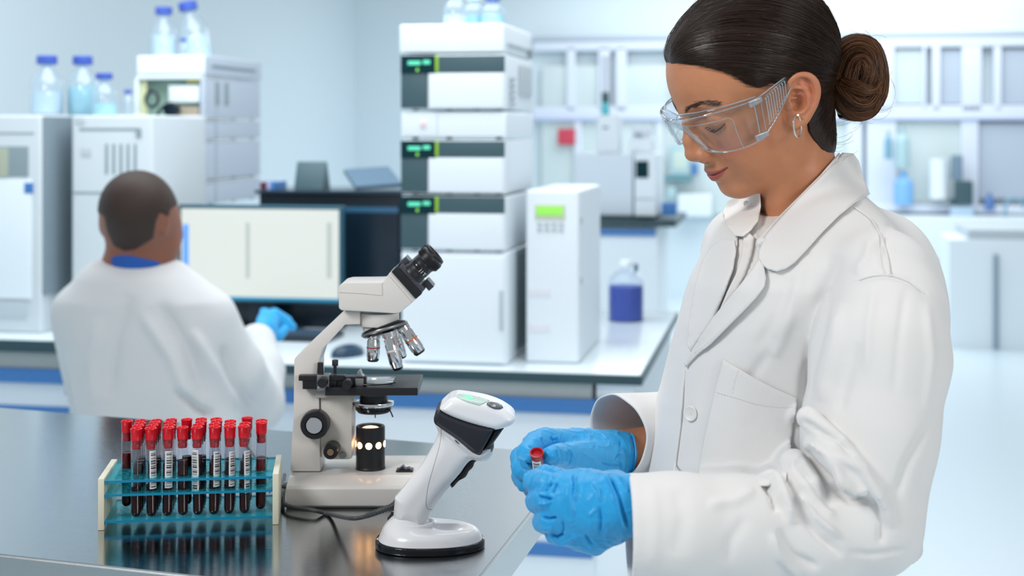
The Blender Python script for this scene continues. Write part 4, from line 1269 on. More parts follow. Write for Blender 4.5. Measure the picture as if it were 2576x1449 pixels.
def text_mesh(txt, size, m, parent, M, name='lettering'):
    cu = bpy.data.curves.new(name, 'FONT'); cu.body = txt; cu.size = size; cu.extrude = size * 0.02; cu.align_x = 'CENTER'; cu.align_y = 'CENTER'
    t = bpy.data.objects.new(name, cu); COL.objects.link(t); bpy.context.view_layer.update()
    me = bpy.data.meshes.new_from_object(t.evaluated_get(bpy.context.evaluated_depsgraph_get())); me.name = name
    bpy.data.objects.remove(t); bpy.data.curves.remove(cu)
    me.transform(M); me.materials.clear(); me.materials.append(m)
    return link(bpy.data.objects.new(name, me), parent)
for yy in (0.040, 0.092):
    c0 = A0 + dirp * (L * 0.45) + out * 0.016; c0.y = yy
    Mx = axis_matrix(c0, out)
    e = MB(); e.lathe([(0, 0), (.0150, 0), (.0150, .004), (.0140, .006), (.0140, .022), (.0148, .024), (.0162, .025), (.0168, .030), (.0168, .036), (.0160, .037), (.0135, .0375), (.0125, .034), (.0115, .031), (0, .031)], 48, M=Mx)
    ep = e.build('eyepiece', M_BLK, scope)
    e = MB()
    for k in range(60):
        an = 2 * math.pi * k / 60
        e.box((.0166, -.0003, .0262), (.0173, .0003, .0345), M=Mx @ Matrix.Rotation(an, 4, 'Z'))
    e.build('grip_ribs', M_BLK, ep)
    e = MB(); e.lathe([(0, .0312), (.0110, .0312), (.0100, .0322), (.006, .0330), (0, .0333)], 32, M=Mx); e.build('eye_lens', mat('coated_glass', (0.02, 0.03, 0.03), 0.03, spec=0.9), ep)
    if yy < .06:
        e = MB(); e.lathe([(.0141, .011), (.0144, .0115), (.0144, .0165), (.0141, .017)], 40, M=Mx, cap=False); e.build('dioptre_ring', M_BLK2, ep)
        side = Vector((0, -1, 0)); ydir = out; zdir = (side + dirp * 0.5).normalized()
        xdir = ydir.cross(zdir).normalized()
        R = Matrix((xdir, ydir, zdir)).transposed().to_4x4()
        text_mesh('I I T', 0.0065, M_TEXT, ep, Matrix.Translation(c0 + out * 0.013 + zdir * 0.0146) @ R)
# turret
tc_ = ms(953, 786, 0.066)
e = MB(); rr = rad(51, .066)
e.lathe([(0, 0), (rr, 0), (rr, -.013), (rr * .97, -.0165), (rr * .80, -.018), (rr * .78, -.024), (0, -.024)], 48, M=Matrix.Translation(tc_)); e.build('turret_mount', M_WHT, scope)
nd = Vector((math.sin(math.radians(17)), -0.10, -math.cos(math.radians(17)))).normalized()
nc = ms(966, 824, 0.066)
Mn = axis_matrix(nc, nd)
e = MB(); e.lathe([(0, -.006), (.020, -.006), (.0305, -.001), (.0315, .001), (.0305, .005), (.0275, .007), (.018, .0085), (0, .010)], 48, M=Mn); np_ = e.build('nosepiece', M_BLK2, scope)
e = MB(); e.lathe([(.0316, .0005), (.0320, .0012), (.0320, .0032), (.0314, .004)], 48, M=Mn, cap=False); e.build('knurled_ring', M_GREY, np_)
def objective(p0, p1, r, ring, m=M_CHROME, name='objective_lens'):
    d = p1 - p0; Lz = d.length; Mx = axis_matrix(p0, d)
    e = MB(); e.lathe([(0, -.004), (r * 1.05, -.004), (r * 1.05, .002), (r * .92, .003), (r * .92, .005), (r, .006), (r, Lz * .80), (r * .92, Lz * .84), (r * .92, Lz * .93), (r * .70, Lz), (r * .3, Lz), (0, Lz - .0008)], 40, M=Mx)
    o = e.build(name, m, scope)
    e = MB(); e.lathe([(r * 1.004, Lz * .42), (r * 1.03, Lz * .43), (r * 1.03, Lz * .46), (r * 1.004, Lz * .47)], 40, M=Mx, cap=False); e.build('colour_ring', ring, o)
    e = MB(); e.lathe([(r * .93, Lz * .935), (r * .72, Lz * 1.002), (r * .3, Lz * 1.002)], 40, M=Mx, cap=False); e.build('front_rim', M_BLK2, o)
objective(ms(940, 846, .055), ms(938, 909, .055), rad(17), M_RED)
objective(ms(978, 842, .045), ms(1001, 930, .045), rad(17), M_WHT)
objective(ms(1016, 826, .066), ms(1058, 889, .066), rad(17.5), M_ORANGE)
objective(ms(992, 838, .095), ms(1012, 900, .10), rad(15), M_WHT)
# stage
s0 = ms(818, 971, 0.018); s1 = ms(1051, 976, 0.018)
e = MB(); e.box((s0.x, .018, s1.z - .0098), (s1.x, .122, s1.z), bev=.0008)
st = e.build('stage', M_BLK, scope); ZS = s1.z
e = MB(); x0 = ms(748, 935, .02).x; zb = ms(748, 934, .02).z
e.box((x0, .030, ZS + .007), (x0 + .060, .043, ZS + .014), bev=.001); e.box((x0 + .005, .031, ZS - .004), (x0 + .05, .043, ZS + .008), bev=.001)
e.box((x0 + .050, .032, ZS), (x0 + .088, .044, ZS + .012), bev=.001)
e.build('stage_rail', M_BLK, scope)
e = MB(); gx = ms(798, 950, .03).x
e.box((gx, .026, ZS - .006), (gx + .016, .046, ZS + .0150), bev=.0008); e.build('rail_clamp', M_GREY, scope)
e = MB()
for dx, dz in ((.003, .002), (.013, .002), (.0025, -.003), (.0155, -.003)): e.lathe([(0, .0006), (.0012, .0006), (.0014, 0), (0, 0)], 12, M=Matrix.Translation((gx + dx, .0258, ZS + dz + .002)) @ Matrix.Rotation(math.pi / 2, 4, 'X'))
e.build('screws', M_CHROME, scope)
for px, py in ((810, 964), (872, 969)):
    R = rad(12.5)
    knob('stage_knob', px, py, 0.010, 0, [(0, -.03), (R * .8, -.03), (R, -.012), (R, -.001), (R * .9, 0), (R * .2, 0), (0, -.0004)], M_BLK)
for px, py, hh, r_ in ((806, 933, .011, .0046), (843, 932, .013, .0040)):
    c = ms(px, py, .040); e = MB()
    e.lathe([(0, -.004), (r_ * .55, -.004), (r_ * .55, hh * .45), (r_, hh * .5), (r_ * 1.05, hh), (r_ * .9, hh + .0008), (0, hh + .0008)] if hh > .012 else [(0, -.003), (r_, -.003), (r_ * .8, hh), (0, hh)], 20, M=Matrix.Translation(c)); e.build('adjust_screw', M_BLK, scope)
# slide and holder
gxx = ms(905, 960, .03).x
e = MB(); e.box((gxx - .018, .040, ZS), (gxx - .006, .062, ZS + .009), bev=.001); e.box((gxx - .006, .030, ZS), (gxx + .005, .044, ZS + .010), bev=.0008)
e.prism([(gxx - .006, ZS + .0095), (gxx + .007, ZS + .0095), (gxx + .002, ZS + .014), (gxx - .0005, ZS + .020), (gxx - .004, ZS + .017)], 1, .034, .050, bev=.0006)
e.build('slide_holder', M_GREY, scope)
e = MB(); e.tube([Vector(p) for p in spline([(gxx + .004, .030, ZS + .002), (gxx + .02, .0275, ZS + .002), (gxx + .034, .034, ZS + .0022), (gxx + .045, .046, ZS + .002)], 16)], .0009, 6); e.build('spring_arm', M_BLK2, scope)
slide = MB(); slide.box((0, 0, 0), (.038, .050, .0012), bev=.0002)
sl = slide.build('glass_slide', clear_mat('slide_glass', (0.80, 0.93, 0.95), 0.30, 0.03, 0.30), None, loc=(MX0 + gxx + .003, MD + .044, TZ + ZS + .0006))
tag(sl, 'clear glass slide lying on the black microscope stage', 'slide')
# condenser
cc = ms(940, 996, .068)
e = MB(); e.lathe([(0, .002), (rad(35, .068), .002), (rad(35, .068), -.008), (0, -.008)], 40, M=Matrix.Translation(cc)); cd = e.build('condenser', M_BLK, scope)
e = MB(); e.lathe([(rad(36, .07), -.006), (rad(50, .07), -.007), (rad(51, .07), -.009), (rad(50, .07), -.0115), (rad(44, .07), -.012)], 60, M=Matrix.Translation(cc), cap=False); e.build('iris_ring', M_CHROME, cd)
e = MB(); e.lathe([(0, -.010), (rad(46, .07), -.011), (rad(46, .07), -.017), (rad(40, .07), -.021), (rad(20, .07), -.022), (0, -.022)], 48, M=Matrix.Translation(cc)); e.build('iris_housing', M_BLK2, cd)
e = MB(); e.tube([cc + Vector((.021, -.012, -.015)), cc + Vector((.024, -.016, -.018)), cc + Vector((.027, -.018, -.0245))], .0010, 6); e.tube([cc + Vector((.004, -.02, -.018)), cc + Vector((.004, -.021, -.025))], .0008, 6); e.build('iris_lever', M_BLK, cd)
# lamp housing with glowing ports
lc = ms(932, 1187, .068); lz = .036; RL = rad(36.5, .068); HL = .0555
M_GLOW = mat('lamp_glow', (1, 0.8, 0.6), 0.5, emit=(1.0, 0.50, 0.20), es=9.0)
M_GLOW2 = mat('lens_and_spot_glow', (1, 0.85, 0.7), 0.5, emit=(1.0, 0.66, 0.45), es=1.3)  # glow of the field lens and of the added spot on the slide
e = MB()
base = Vector((lc.x, .068, lz))
NS, NZ = 72, 25
zh = HL * 0.60; hr = .0043
e.lathe([(RL, 0), (RL, HL)], NS, M=Matrix.Translation(base), cap=False)
Mb = Matrix.Translation(base)
e.lathe([(RL, HL), (RL * .95, HL + .0012), (RL * .80, HL + .0006), (RL * .74, HL - .004), (RL * .70, HL - .006)], NS, M=Mb, cap=False)
e.lathe([(RL * 1.03, 0), (RL * 1.03, .002), (RL, .003)], NS, M=Mb, cap=False)
lh = e.build('lamp_housing', M_BLK, scope)
for h_ in (-171, -131, -91, -51, -11, 30, 70, 110, 150):
    e = MB(); vs = [(RL * 1.02 * math.cos(math.radians(h_)), RL * 1.02 * math.sin(math.radians(h_)), zh)]
    for k in range(20):
        a_ = 2 * math.pi * k / 20; th_ = math.radians(h_) + hr * math.cos(a_) / RL
        vs.append((RL * 1.02 * math.cos(th_), RL * 1.02 * math.sin(th_), zh + hr * math.sin(a_)))
    e.add([Mb @ Vector(v) for v in vs], [(0, 1 + k, 1 + (k + 1) % 20) for k in range(20)], 0, True); e.build('lamp_port', M_GLOW, lh)
e = MB(); e.lathe([(RL * .76, HL - .004), (RL * .5, HL - .001), (RL * .2, HL + .0005), (0, HL + .0008)], 40, M=Mb, cap=False); e.build('field_lens', M_GLOW2, lh)
ld = bpy.data.lights.new('lamp_light', 'POINT'); ld.energy = 0.10; ld.color = (1, .55, .25); ld.shadow_soft_size = 0.004
lo_ = bpy.data.objects.new('lamp_light', ld); COL.objects.link(lo_); lo_.location = (MX0 + base.x - RL - .008, MD + .060, TZ + lz + zh)
e = MB(); sx = ms(1018, 1184, .05).x; e.box((sx - .011, .045, .0355), (sx + .011, .062, .0385), bev=.0008); e.prism([(sx - .009, .0385), (sx + .009, .0385), (sx + .006, .0405), (sx + .001, .0395), (sx - .002, .0435)], 1, .047, .060, bev=.0004); e.build('rocker_switch', M_BLK, scope)
e = MB(); e.tube([Vector(p) for p in spline([(.002, .05, .018), (-.012, .05, .017), (-.03, .06, .010), (-.045, .09, .004), (-.05, .16, .0035), (-.09, .30, .0035), (-.12, .38, .0035)], 40)], .0032, 10); e.lathe([(0, 0), (.006, 0), (.0045, .012), (0, .012)], 16, M=axis_matrix((.003, .05, .018), (-1, 0, 0))); e.build('power_cord', M_GREY, scope)
g_ = ms(940, 951, .07)
e = MB(); e.lathe([(0, 0), (.0032, 0), (.0030, .0004), (0, .0004)], 24, M=Matrix.Translation((g_.x, .075, ZS + .0019))); e.build('slide_light_spot', M_GLOW2, scope)  # glowing disc stands in for the condenser light falling on the slide
# ================================================================ handheld scanner in its stand
M_SW = mat('scanner_white', (0.84, 0.84, 0.85), 0.28, bump=0.05, bscale=2500, bdist=0.0002, coat=0.25)
M_SB = mat('scanner_black', (0.014, 0.016, 0.022), 0.42, bump=0.2, bscale=2500, bdist=0.0003)
M_SG = mat('scanner_gloss_black', (0.008, 0.009, 0.012), 0.08)
M_SD = mat('scanner_dark_grey', (0.10, 0.11, 0.13), 0.3)
M_SK = mat('scanner_smoke', (0.50, 0.66, 0.60), 0.3)
SD = 1.665
def sp(px, py, y=0.0): return W(px, py, SD + y)
def puff(poly, yc, half, rnd):
    """solid from a side outline with a rounded width; the outline is in the plane of the grip"""
    P2 = [tuple(sp(px, py, yc)[[0, 2]] * 1000) for px, py in poly]
    P2 = [tuple(p) for p in spline(np.array(P2 + [P2[0]]), len(P2) * 4)[:-1]]
    def f(P):
        s = -poly_sd(P[:, [0, 2]] * 1000, P2) / 1000
        t = np.abs(P[:, 1] - SD - yc) - half
        a = np.maximum(s + rnd, 0); b = np.maximum(t + rnd, 0)
        return np.minimum(np.maximum(s + rnd, t + rnd), 0) + np.sqrt(a * a + b * b) - rnd
    return f
scanner = empty('barcode_scanner', tuple(W(1040, 1330, SD)[:2]) + (TZ + .02,), label='white and black handheld barcode scanner standing in its cradle', cat='scanner')
bpy.context.view_layer.update()
SIM = Matrix.Translation(-scanner.location)
def settle(o):
    o.matrix_parent_inverse = Matrix.Translation(-o.parent.matrix_world.translation) if False else Matrix()
    if o.parent == scanner: o.data.transform(SIM)
    return o
handle_pts = [(1030, 1318), (1030, 1285), (1050, 1240), (1082, 1188), (1112, 1135), (1132, 1098)]
grip = puff([(994, 1248), (1000, 1243), (1030, 1205), (1062, 1165), (1090, 1118), (1104, 1080), (1098, 1055), (1120, 1066), (1160, 1100), (1208, 1130), (1236, 1128), (1238, 1140), (1225, 1153), (1205, 1152), (1190, 1156), (1170, 1178), (1150, 1205), (1132, 1222), (1110, 1250), (1088, 1282), (1062, 1322), (1040, 1318), (994, 1306)], 0, 0.019, 0.0165)
neck = puff([(1094, 1048), (1110, 1052), (1150, 1078), (1205, 1112), (1240, 1112), (1240, 1128), (1232, 1145), (1215, 1154), (1195, 1148), (1150, 1118), (1110, 1080), (1097, 1062)], 0, 0.0270, 0.016)
band = puff([(1094, 1040), (1098, 1030), (1106, 1020), (1140, 1036), (1195, 1055), (1240, 1064), (1243, 1070), (1212, 1126), (1205, 1130), (1190, 1125), (1150, 1092), (1105, 1062), (1095, 1052)], 0, 0.0300, 0.006)
shell = puff([(1107, 1020), (1112, 1012), (1130, 996), (1142, 991), (1160, 990), (1215, 999), (1255, 1012), (1282, 1028), (1294, 1040), (1295, 1050), (1288, 1058), (1262, 1068), (1240, 1071), (1200, 1061), (1150, 1045), (1118, 1030)], 0, 0.0315, 0.010)
hlo = [sp(985, 1, 0)[0], SD - .036, sp(1, 1330, 0)[2]]; hhi = [sp(1305, 1, 0)[0], SD + .036, sp(1, 980, 0)[2]]
def gripf(P): return smin(grip(P), neck(P), 0.008)
trig_poly = [(1160, 1186), (1172, 1166), (1182, 1152), (1196, 1146), (1210, 1152), (1196, 1158), (1190, 1172), (1180, 1182), (1172, 1196), (1155, 1206), (1140, 1222), (1134, 1219), (1136, 1210), (1148, 1196)]
trig = puff(trig_poly, 0, 0.0105, 0.003)
trig_cut = puff(trig_poly, 0, 0.0115, 0.002)
V, Q = grow(lambda P: smax(smax(gripf(P), -(band(P) - 0.0004), .0008), -(trig_cut(P) - .0004), .0008), hlo, hhi, 0.0012)
settle(np_mesh('grip', V, Q, M_SW, scanner))
V, Q = grow(band, hlo, hhi, 0.0012); settle(np_mesh('side_band', V, Q, M_SB, scanner))
V, Q = grow(lambda P: smax(shell(P), -(band(P) - 0.0002), .0008), hlo, hhi, 0.0012); sh_ = settle(np_mesh('top_shell', V, Q, M_SW, scanner))
V, Q = grow(trig, hlo, hhi, 0.001); settle(np_mesh('trigger', V, Q, M_SG, scanner))
# window recess at the nose
win = puff([(1241, 1072), (1268, 1066), (1262, 1078), (1245, 1102), (1232, 1118), (1214, 1127), (1220, 1110)], 0, 0.024, 0.006)
V, Q = grow(win, hlo, hhi, 0.0013); settle(np_mesh('scan_window', V, Q, M_SG, scanner))
lip_ = puff([(1210, 1128), (1238, 1100), (1243, 1110), (1242, 1122), (1234, 1136), (1222, 1134)], 0, 0.022, 0.008)
V, Q = grow(lip_, hlo, hhi, 0.0012); settle(np_mesh('window_lip', V, Q, M_SD, scanner))
def on_shape(pts, fn, off=0.0004, y0=None):
    px = np.array(pts, float); D = np.stack([(px[:, 0] - CX) / F, np.ones(len(px)), -(px[:, 1] - HY) / F], 1)
    Y = np.full(len(px), SD - .05)
    for _ in range(70): Y = np.minimum(Y + np.maximum(fn(np.array([0, 0, EYE]) + D * Y[:, None]), 0) * .9, SD + .05)
    return [Vector(np.array([0, 0, EYE]) + D[i] * (Y[i] - off)) for i in range(len(px))]
# seam down the grip and small port
e = MB(); e.tube(on_shape(spline([(1108, 1072), (1110, 1088), (1106, 1120), (1092, 1170), (1078, 1220), (1072, 1262), (1076, 1280), (1088, 1282)], 50), gripf, 0.0), 0.00022, 5); settle(e.build('grip_seam', M_SD, scanner))
ov = on_shape([(1143, 1106), (1147, 1107), (1152, 1112), (1157, 1118), (1153, 1117), (1147, 1113)], gripf, .0003)
e = MB(); e.add(ov + [v + Vector((0, .002, 0)) for v in ov], [(0, 1, 2, 3, 4, 5), (11, 10, 9, 8, 7, 6)] + [(i, i + 6, (i + 1) % 6 + 6, (i + 1) % 6) for i in range(6)]); settle(e.build('side_port', M_SD, scanner))
# top decorations laid on the shell: smoke panel, green lamp, button
def decal(name, poly, m, off, th, parent):
    o = patch(name, poly, off, th, m, parent, fn=shell, step=4.0, smooth=2, lift=0.0)
    return o
def patch_on(name, poly, m, off, th):
    o = patch(name, poly, off, th, m, scanner, fn=lambda P: np.where(P[:, 1] < SD - .06, np.maximum(shell(P), .004), shell(P)), step=3.0, smooth=2)
    return settle(o)
M_GREENL = mat('green_lamp', (0.1, 0.7, 0.3), 0.3, emit=(0.22, 1.0, 0.40), es=0.8)
patch_on('status_panel', [(1152, 992), (1175, 993), (1212, 1001), (1232, 1008), (1226, 1012), (1212, 1018), (1205, 1021), (1180, 1014), (1160, 1006), (1148, 1000)], M_SK, .0012, .0014)
patch_on('status_lamp', [(1164, 996), (1172, 993), (1184, 996), (1191, 1001), (1188, 1005), (1178, 1005), (1168, 1001)], M_GREENL, .0022, .0012)
patch_on('button', [(1226, 1013), (1236, 1011), (1252, 1014), (1263, 1020), (1266, 1026), (1258, 1030), (1243, 1029), (1230, 1023), (1224, 1017)], M_SD, .0022, .0014)
bl2 = on_shape([(1241, 1018), (1247, 1019), (1246, 1023), (1240, 1022)], shell, .0042)
e = MB(); e.tube([bl2[0], bl2[1]], .00035, 4); e.tube([bl2[3], bl2[2]], .00035, 4); e.tube([(bl2[0] + bl2[3]) / 2, (bl2[1] + bl2[2]) / 2], .00035, 4); e.tube([bl2[0] + Vector((-.003, 0, -.002)), bl2[3] + Vector((.001, 0, 0))], .0003, 4); settle(e.build('button_mark', M_TEXT, scanner))
# cradle
SC = tp(1083, 1372); SC[2] = TZ
def base_xy(P): return (P[:, 0] - SC[0]), (P[:, 1] - SC[1])
_br = math.radians(-6)
def base_q(P, a, b):
    x, y = base_xy(P); x2 = x * math.cos(_br) + y * math.sin(_br); y2 = -x * math.sin(_br) + y * math.cos(_br)
    b2 = b * (1 - 0.16 * np.clip(x2 / a, -1, 1))
    return ((np.abs(x2 / a) ** 2.4 + np.abs(y2 / b2) ** 2.2) ** (1 / 2.3) - 1) * min(a, b), x2, y2
def cradle_top(P):
    z = P[:, 2] - TZ
    shr = np.clip((z - .007) / .03, 0, 1) * 0.010
    q, x, y = base_q(P, .0615, .0460)
    h = .0225 + .0175 * np.exp(-((x + .030) / .022) ** 2) * np.exp(-(y / .030) ** 4)
    d = smax(q + shr, z - h, .008)
    d = smax(d, .006 - z, .0006)
    # slot for the grip and oval recess
    sl_ = cap(P, sp(1030, 1330), sp(1060, 1262), 0.0200, 0.0215)
    d = smax(d, -ell(P, (SC[0] + .024, SC[1] - .001, TZ + .0245), (.0250, .0150, .0170)), .0020)
    d = smin(d, smax(np.abs(sl_ - .001) - .0018, z - .030, .001), .002)
    return d
blo = [SC[0] - .075, SC[1] - .060, TZ - .002]; bhi = [SC[0] + .075, SC[1] + .060, TZ + .050]
cradle = empty('scanner_stand', (SC[0], SC[1], TZ), label='white oval cradle with glossy black rim under the barcode scanner', cat='stand')
V, Q = grow(cradle_top, blo, bhi, 0.0012); o = np_mesh('shell', V, Q, M_SW, cradle); o.data.transform(Matrix.Translation(-cradle.location))
def rimf(P):
    q, x, y = base_q(P, .0640, .0485); z = P[:, 2] - TZ
    return smax(q, np.abs(z - .0048) - .0046, .002)
V, Q = grow(rimf, blo, bhi, 0.0012); o = np_mesh('rim', V, Q, M_SG, cradle); o.data.transform(Matrix.Translation(-cradle.location))
cx_ = sp(1000, 1302, .02)
e = MB(); e.lathe([(0, 0), (.012, 0), (.012, .012), (.008, .018), (0, .02)], 24, M=Matrix.Translation(Vector(cx_) - cradle.location + Vector((0, 0, -.012)))); e.build('latch', M_SG, cradle)
# cord with ribbed strain relief
M_CORD = mat('cord_grey', (0.055, 0.06, 0.062), 0.5, bump=.1, bscale=1500)
pth = [sp(1004, 1270, 0), sp(985, 1281, 0), sp(950, 1294, 0), sp(914, 1307, .01), sp(880, 1310, .02), tp(830, 1300), tp(790, 1290, TZ + .004), tp(745, 1284, TZ + .004), tp(718, 1276, TZ + .004), tp(712, 1262, TZ + .004), tp(712, 1235, TZ + .004), tp(716, 1200, TZ + .004)]
pth = [np.array(p) + (0, 0, .003) for p in pth]
P_ = [Vector(p) for p in spline(pth, 120)]
e = MB(); e.tube(P_, .0026, 12); settle(e.build('cord', M_CORD, scanner))
e = MB(); seg_ = [Vector(p) for p in spline(pth[:4], 48)]
for i in range(5, 44, 3): e.tube([seg_[i], seg_[i] + (seg_[i + 1] - seg_[i]) * .95], .0050 - .0018 * i / 44, 12)
e.tube(seg_[:9], .0052, 12); e.tube(seg_[6:44], .0033, 12)
settle(e.build('strain_relief', M_CORD, scanner))
# ================================================================ test tube rack
M_CREAM = mat('cream_plastic', (0.80, 0.78, 0.62), 0.45, sss=0.0)
def teal_mat():
    m = bpy.data.materials.new('teal_acrylic'); m.use_nodes = True; nt = m.node_tree; nt.nodes.clear()
    out = nt.nodes.new('ShaderNodeOutputMaterial'); tr = nt.nodes.new('ShaderNodeBsdfTransparent'); tr.inputs['Color'].default_value = (0.68, 0.96, 0.98, 1)
    p = nt.nodes.new('ShaderNodeBsdfPrincipled'); p.inputs['Base Color'].default_value = (0.02, 0.50, 0.62, 1); p.inputs['Roughness'].default_value = 0.12
    mx = nt.nodes.new('ShaderNodeMixShader'); lw = nt.nodes.new('ShaderNodeLayerWeight'); lw.inputs['Blend'].default_value = 0.5
    mr = nt.nodes.new('ShaderNodeMapRange'); mr.inputs['To Min'].default_value = 0.12; mr.inputs['To Max'].default_value = 0.40
    nt.links.new(lw.outputs['Facing'], mr.inputs['Value']); nt.links.new(mr.outputs['Result'], mx.inputs[0])
    nt.links.new(tr.outputs[0], mx.inputs[1]); nt.links.new(p.outputs[0], mx.inputs[2]); nt.links.new(mx.outputs[0], out.inputs['Surface'])
    return m
M_TEAL = teal_mat()
M_TEALE = mat('teal_edge', (0.0, 0.25, 0.45), 0.15, spec=0.7)
RO = tp(246, 1335); RRZ = math.radians(7.0)
rack = empty('test_tube_rack', tuple(RO), RRZ, label='test tube rack with cream end plates and clear teal shelves', cat='rack')
RW, RD = 0.2160, 0.106
for x in (0.0, RW - 0.0075):
    e = MB(); e.prism([(0, 0), (RD, 0), (RD, .0625), (0, .0625)], 0, x, x + .0075, bev=.0012)
    e.build('end_plate', M_CREAM, rack)
PIT = 0.01865; RP = 0.0166; X0 = 0.0245; Y0 = 0.0155; NCOL, NROW = 10, 6
def shelf(z, th, hole, name):
    V = []; Fc = []; K = 16
    def add_layer(zz, flip):
        for i in range(NCOL):
            for j in range(NROW):
                cx = X0 + i * PIT; cy = Y0 + j * RP; b = len(V)
                for k in range(K):
                    a = 2 * math.pi * (k + .5) / K
                    V.append((cx + hole * math.cos(a), cy + hole * math.sin(a), zz))
                for k in range(K):
                    a = 2 * math.pi * (k + .5) / K; s = 1 / max(abs(math.cos(a)), abs(math.sin(a)))
                    V.append((cx + PIT / 2 * math.cos(a) * s, cy + RP / 2 * math.sin(a) * s, zz))
                for k in range(K):
                    q = (b + k, b + (k + 1) % K, b + K + (k + 1) % K, b + K + k)
                    Fc.append(q if flip else q[::-1])
        x0, x1, y0, y1 = X0 - PIT / 2, X0 + (NCOL - .5) * PIT, Y0 - RP / 2, Y0 + (NROW - .5) * RP
        for (xa, xb, ya, yb) in ((.004, RW - .004, .002, y0), (.004, RW - .004, y1, RD - .002), (.004, x0, y0, y1), (x1, RW - .004, y0, y1)):
            b = len(V); V.extend([(xa, ya, zz), (xb, ya, zz), (xb, yb, zz), (xa, yb, zz)]); Fc.append((b, b + 1, b + 2, b + 3) if not flip else (b + 3, b + 2, b + 1, b))
    if hole > 0:
        add_layer(z + th, False); n = len(V); add_layer(z, True)
        for i in range(NCOL * NROW):
            for k in range(K):
                Fc.append((i * 2 * K + k, i * 2 * K + (k + 1) % K, n + i * 2 * K + (k + 1) % K, n + i * 2 * K + k))
    e = MB(); e.add(V, Fc)
    for i in range(NCOL):
        for j in range(NROW):
            r0 = hole if hole > 0 else .0050
            e.lathe([(r0, 0), (r0 + .0008, .0005), (r0, .0011)], 16, M=Matrix.Translation((X0 + i * PIT, Y0 + j * RP, z + th)), cap=False)
    if hole <= 0: e.box((.004, .002, z), (RW - .004, RD - .002, z + th))
    sh = e.build(name, M_TEAL, rack)
    e = MB(); e.box((.001, .0012, z - .0002), (RW - .001, .0022, z + th + .0002)); e.box((.001, RD - .0022, z), (RW - .001, RD - .0012, z + th))
    for x in (.0005, .009, RW - .012, RW - .003): e.box((x, .0005, z - .002), (x + .0022, .0022, z + th))
    e.build('shelf_edge', M_TEALE, sh)
    if hole > 0:
        for i in range(NCOL):
            pass
    return sh
ZSH = (0.0085, 0.0405, 0.0570)
shelf(ZSH[0], .0024, 0, 'shelf'); shelf(ZSH[1], .0024, .0071, 'shelf'); shelf(ZSH[2], .0024, .0071, 'shelf')
# ---------------- tubes
M_CAP = mat('red_cap', (0.72, 0.008, 0.022), 0.30, sss=0.0, coat=.1)
M_CAPI = mat('red_stopper', (0.42, 0.006, 0.014), 0.30)
M_BLOOD = mat('blood', (0.020, 0.0005, 0.001), 0.15, spec=0.3)
M_BLOOD2 = mat('blood_fresh', (0.085, 0.0012, 0.002), 0.15, spec=0.3)
M_TGLASS = clear_mat('tube_glass', (0.95, 0.94, 0.96), 0.03, 0.02, 0.004)
M_LABEL = mat('label_white', (0.82, 0.82, 0.84), 0.6)
def bar_mat():
    m = bpy.data.materials.new('barcode_print'); m.use_nodes = True; nt = m.node_tree; b = nt.nodes['Principled BSDF']
    tc = nt.nodes.new('ShaderNodeTexCoord'); sx = nt.nodes.new('ShaderNodeSeparateXYZ'); nt.links.new(tc.outputs['Object'], sx.inputs[0])
    mu = nt.nodes.new('ShaderNodeMath'); mu.operation = 'MULTIPLY'; mu.inputs[1].default_value = 2500.0; nt.links.new(sx.outputs['Z'], mu.inputs[0])
    fl = nt.nodes.new('ShaderNodeMath'); fl.operation = 'FLOOR'; nt.links.new(mu.outputs[0], fl.inputs[0])
    wn = nt.nodes.new('ShaderNodeTexWhiteNoise'); wn.noise_dimensions = '1D'; nt.links.new(fl.outputs[0], wn.inputs['W'])
    gt = nt.nodes.new('ShaderNodeMath'); gt.operation = 'GREATER_THAN'; gt.inputs[1].default_value = 0.46; nt.links.new(wn.outputs['Value'], gt.inputs[0])
    mx = nt.nodes.new('ShaderNodeMixRGB'); mx.inputs['Color1'].default_value = (.82, .82, .84, 1); mx.inputs['Color2'].default_value = (.02, .02, .02, 1)
    nt.links.new(gt.outputs[0], mx.inputs['Fac']); nt.links.new(mx.outputs[0], b.inputs['Base Color']); b.inputs['Roughness'].default_value = .6
    return m
M_BAR = bar_mat()
TR = .00645; TH = .0965
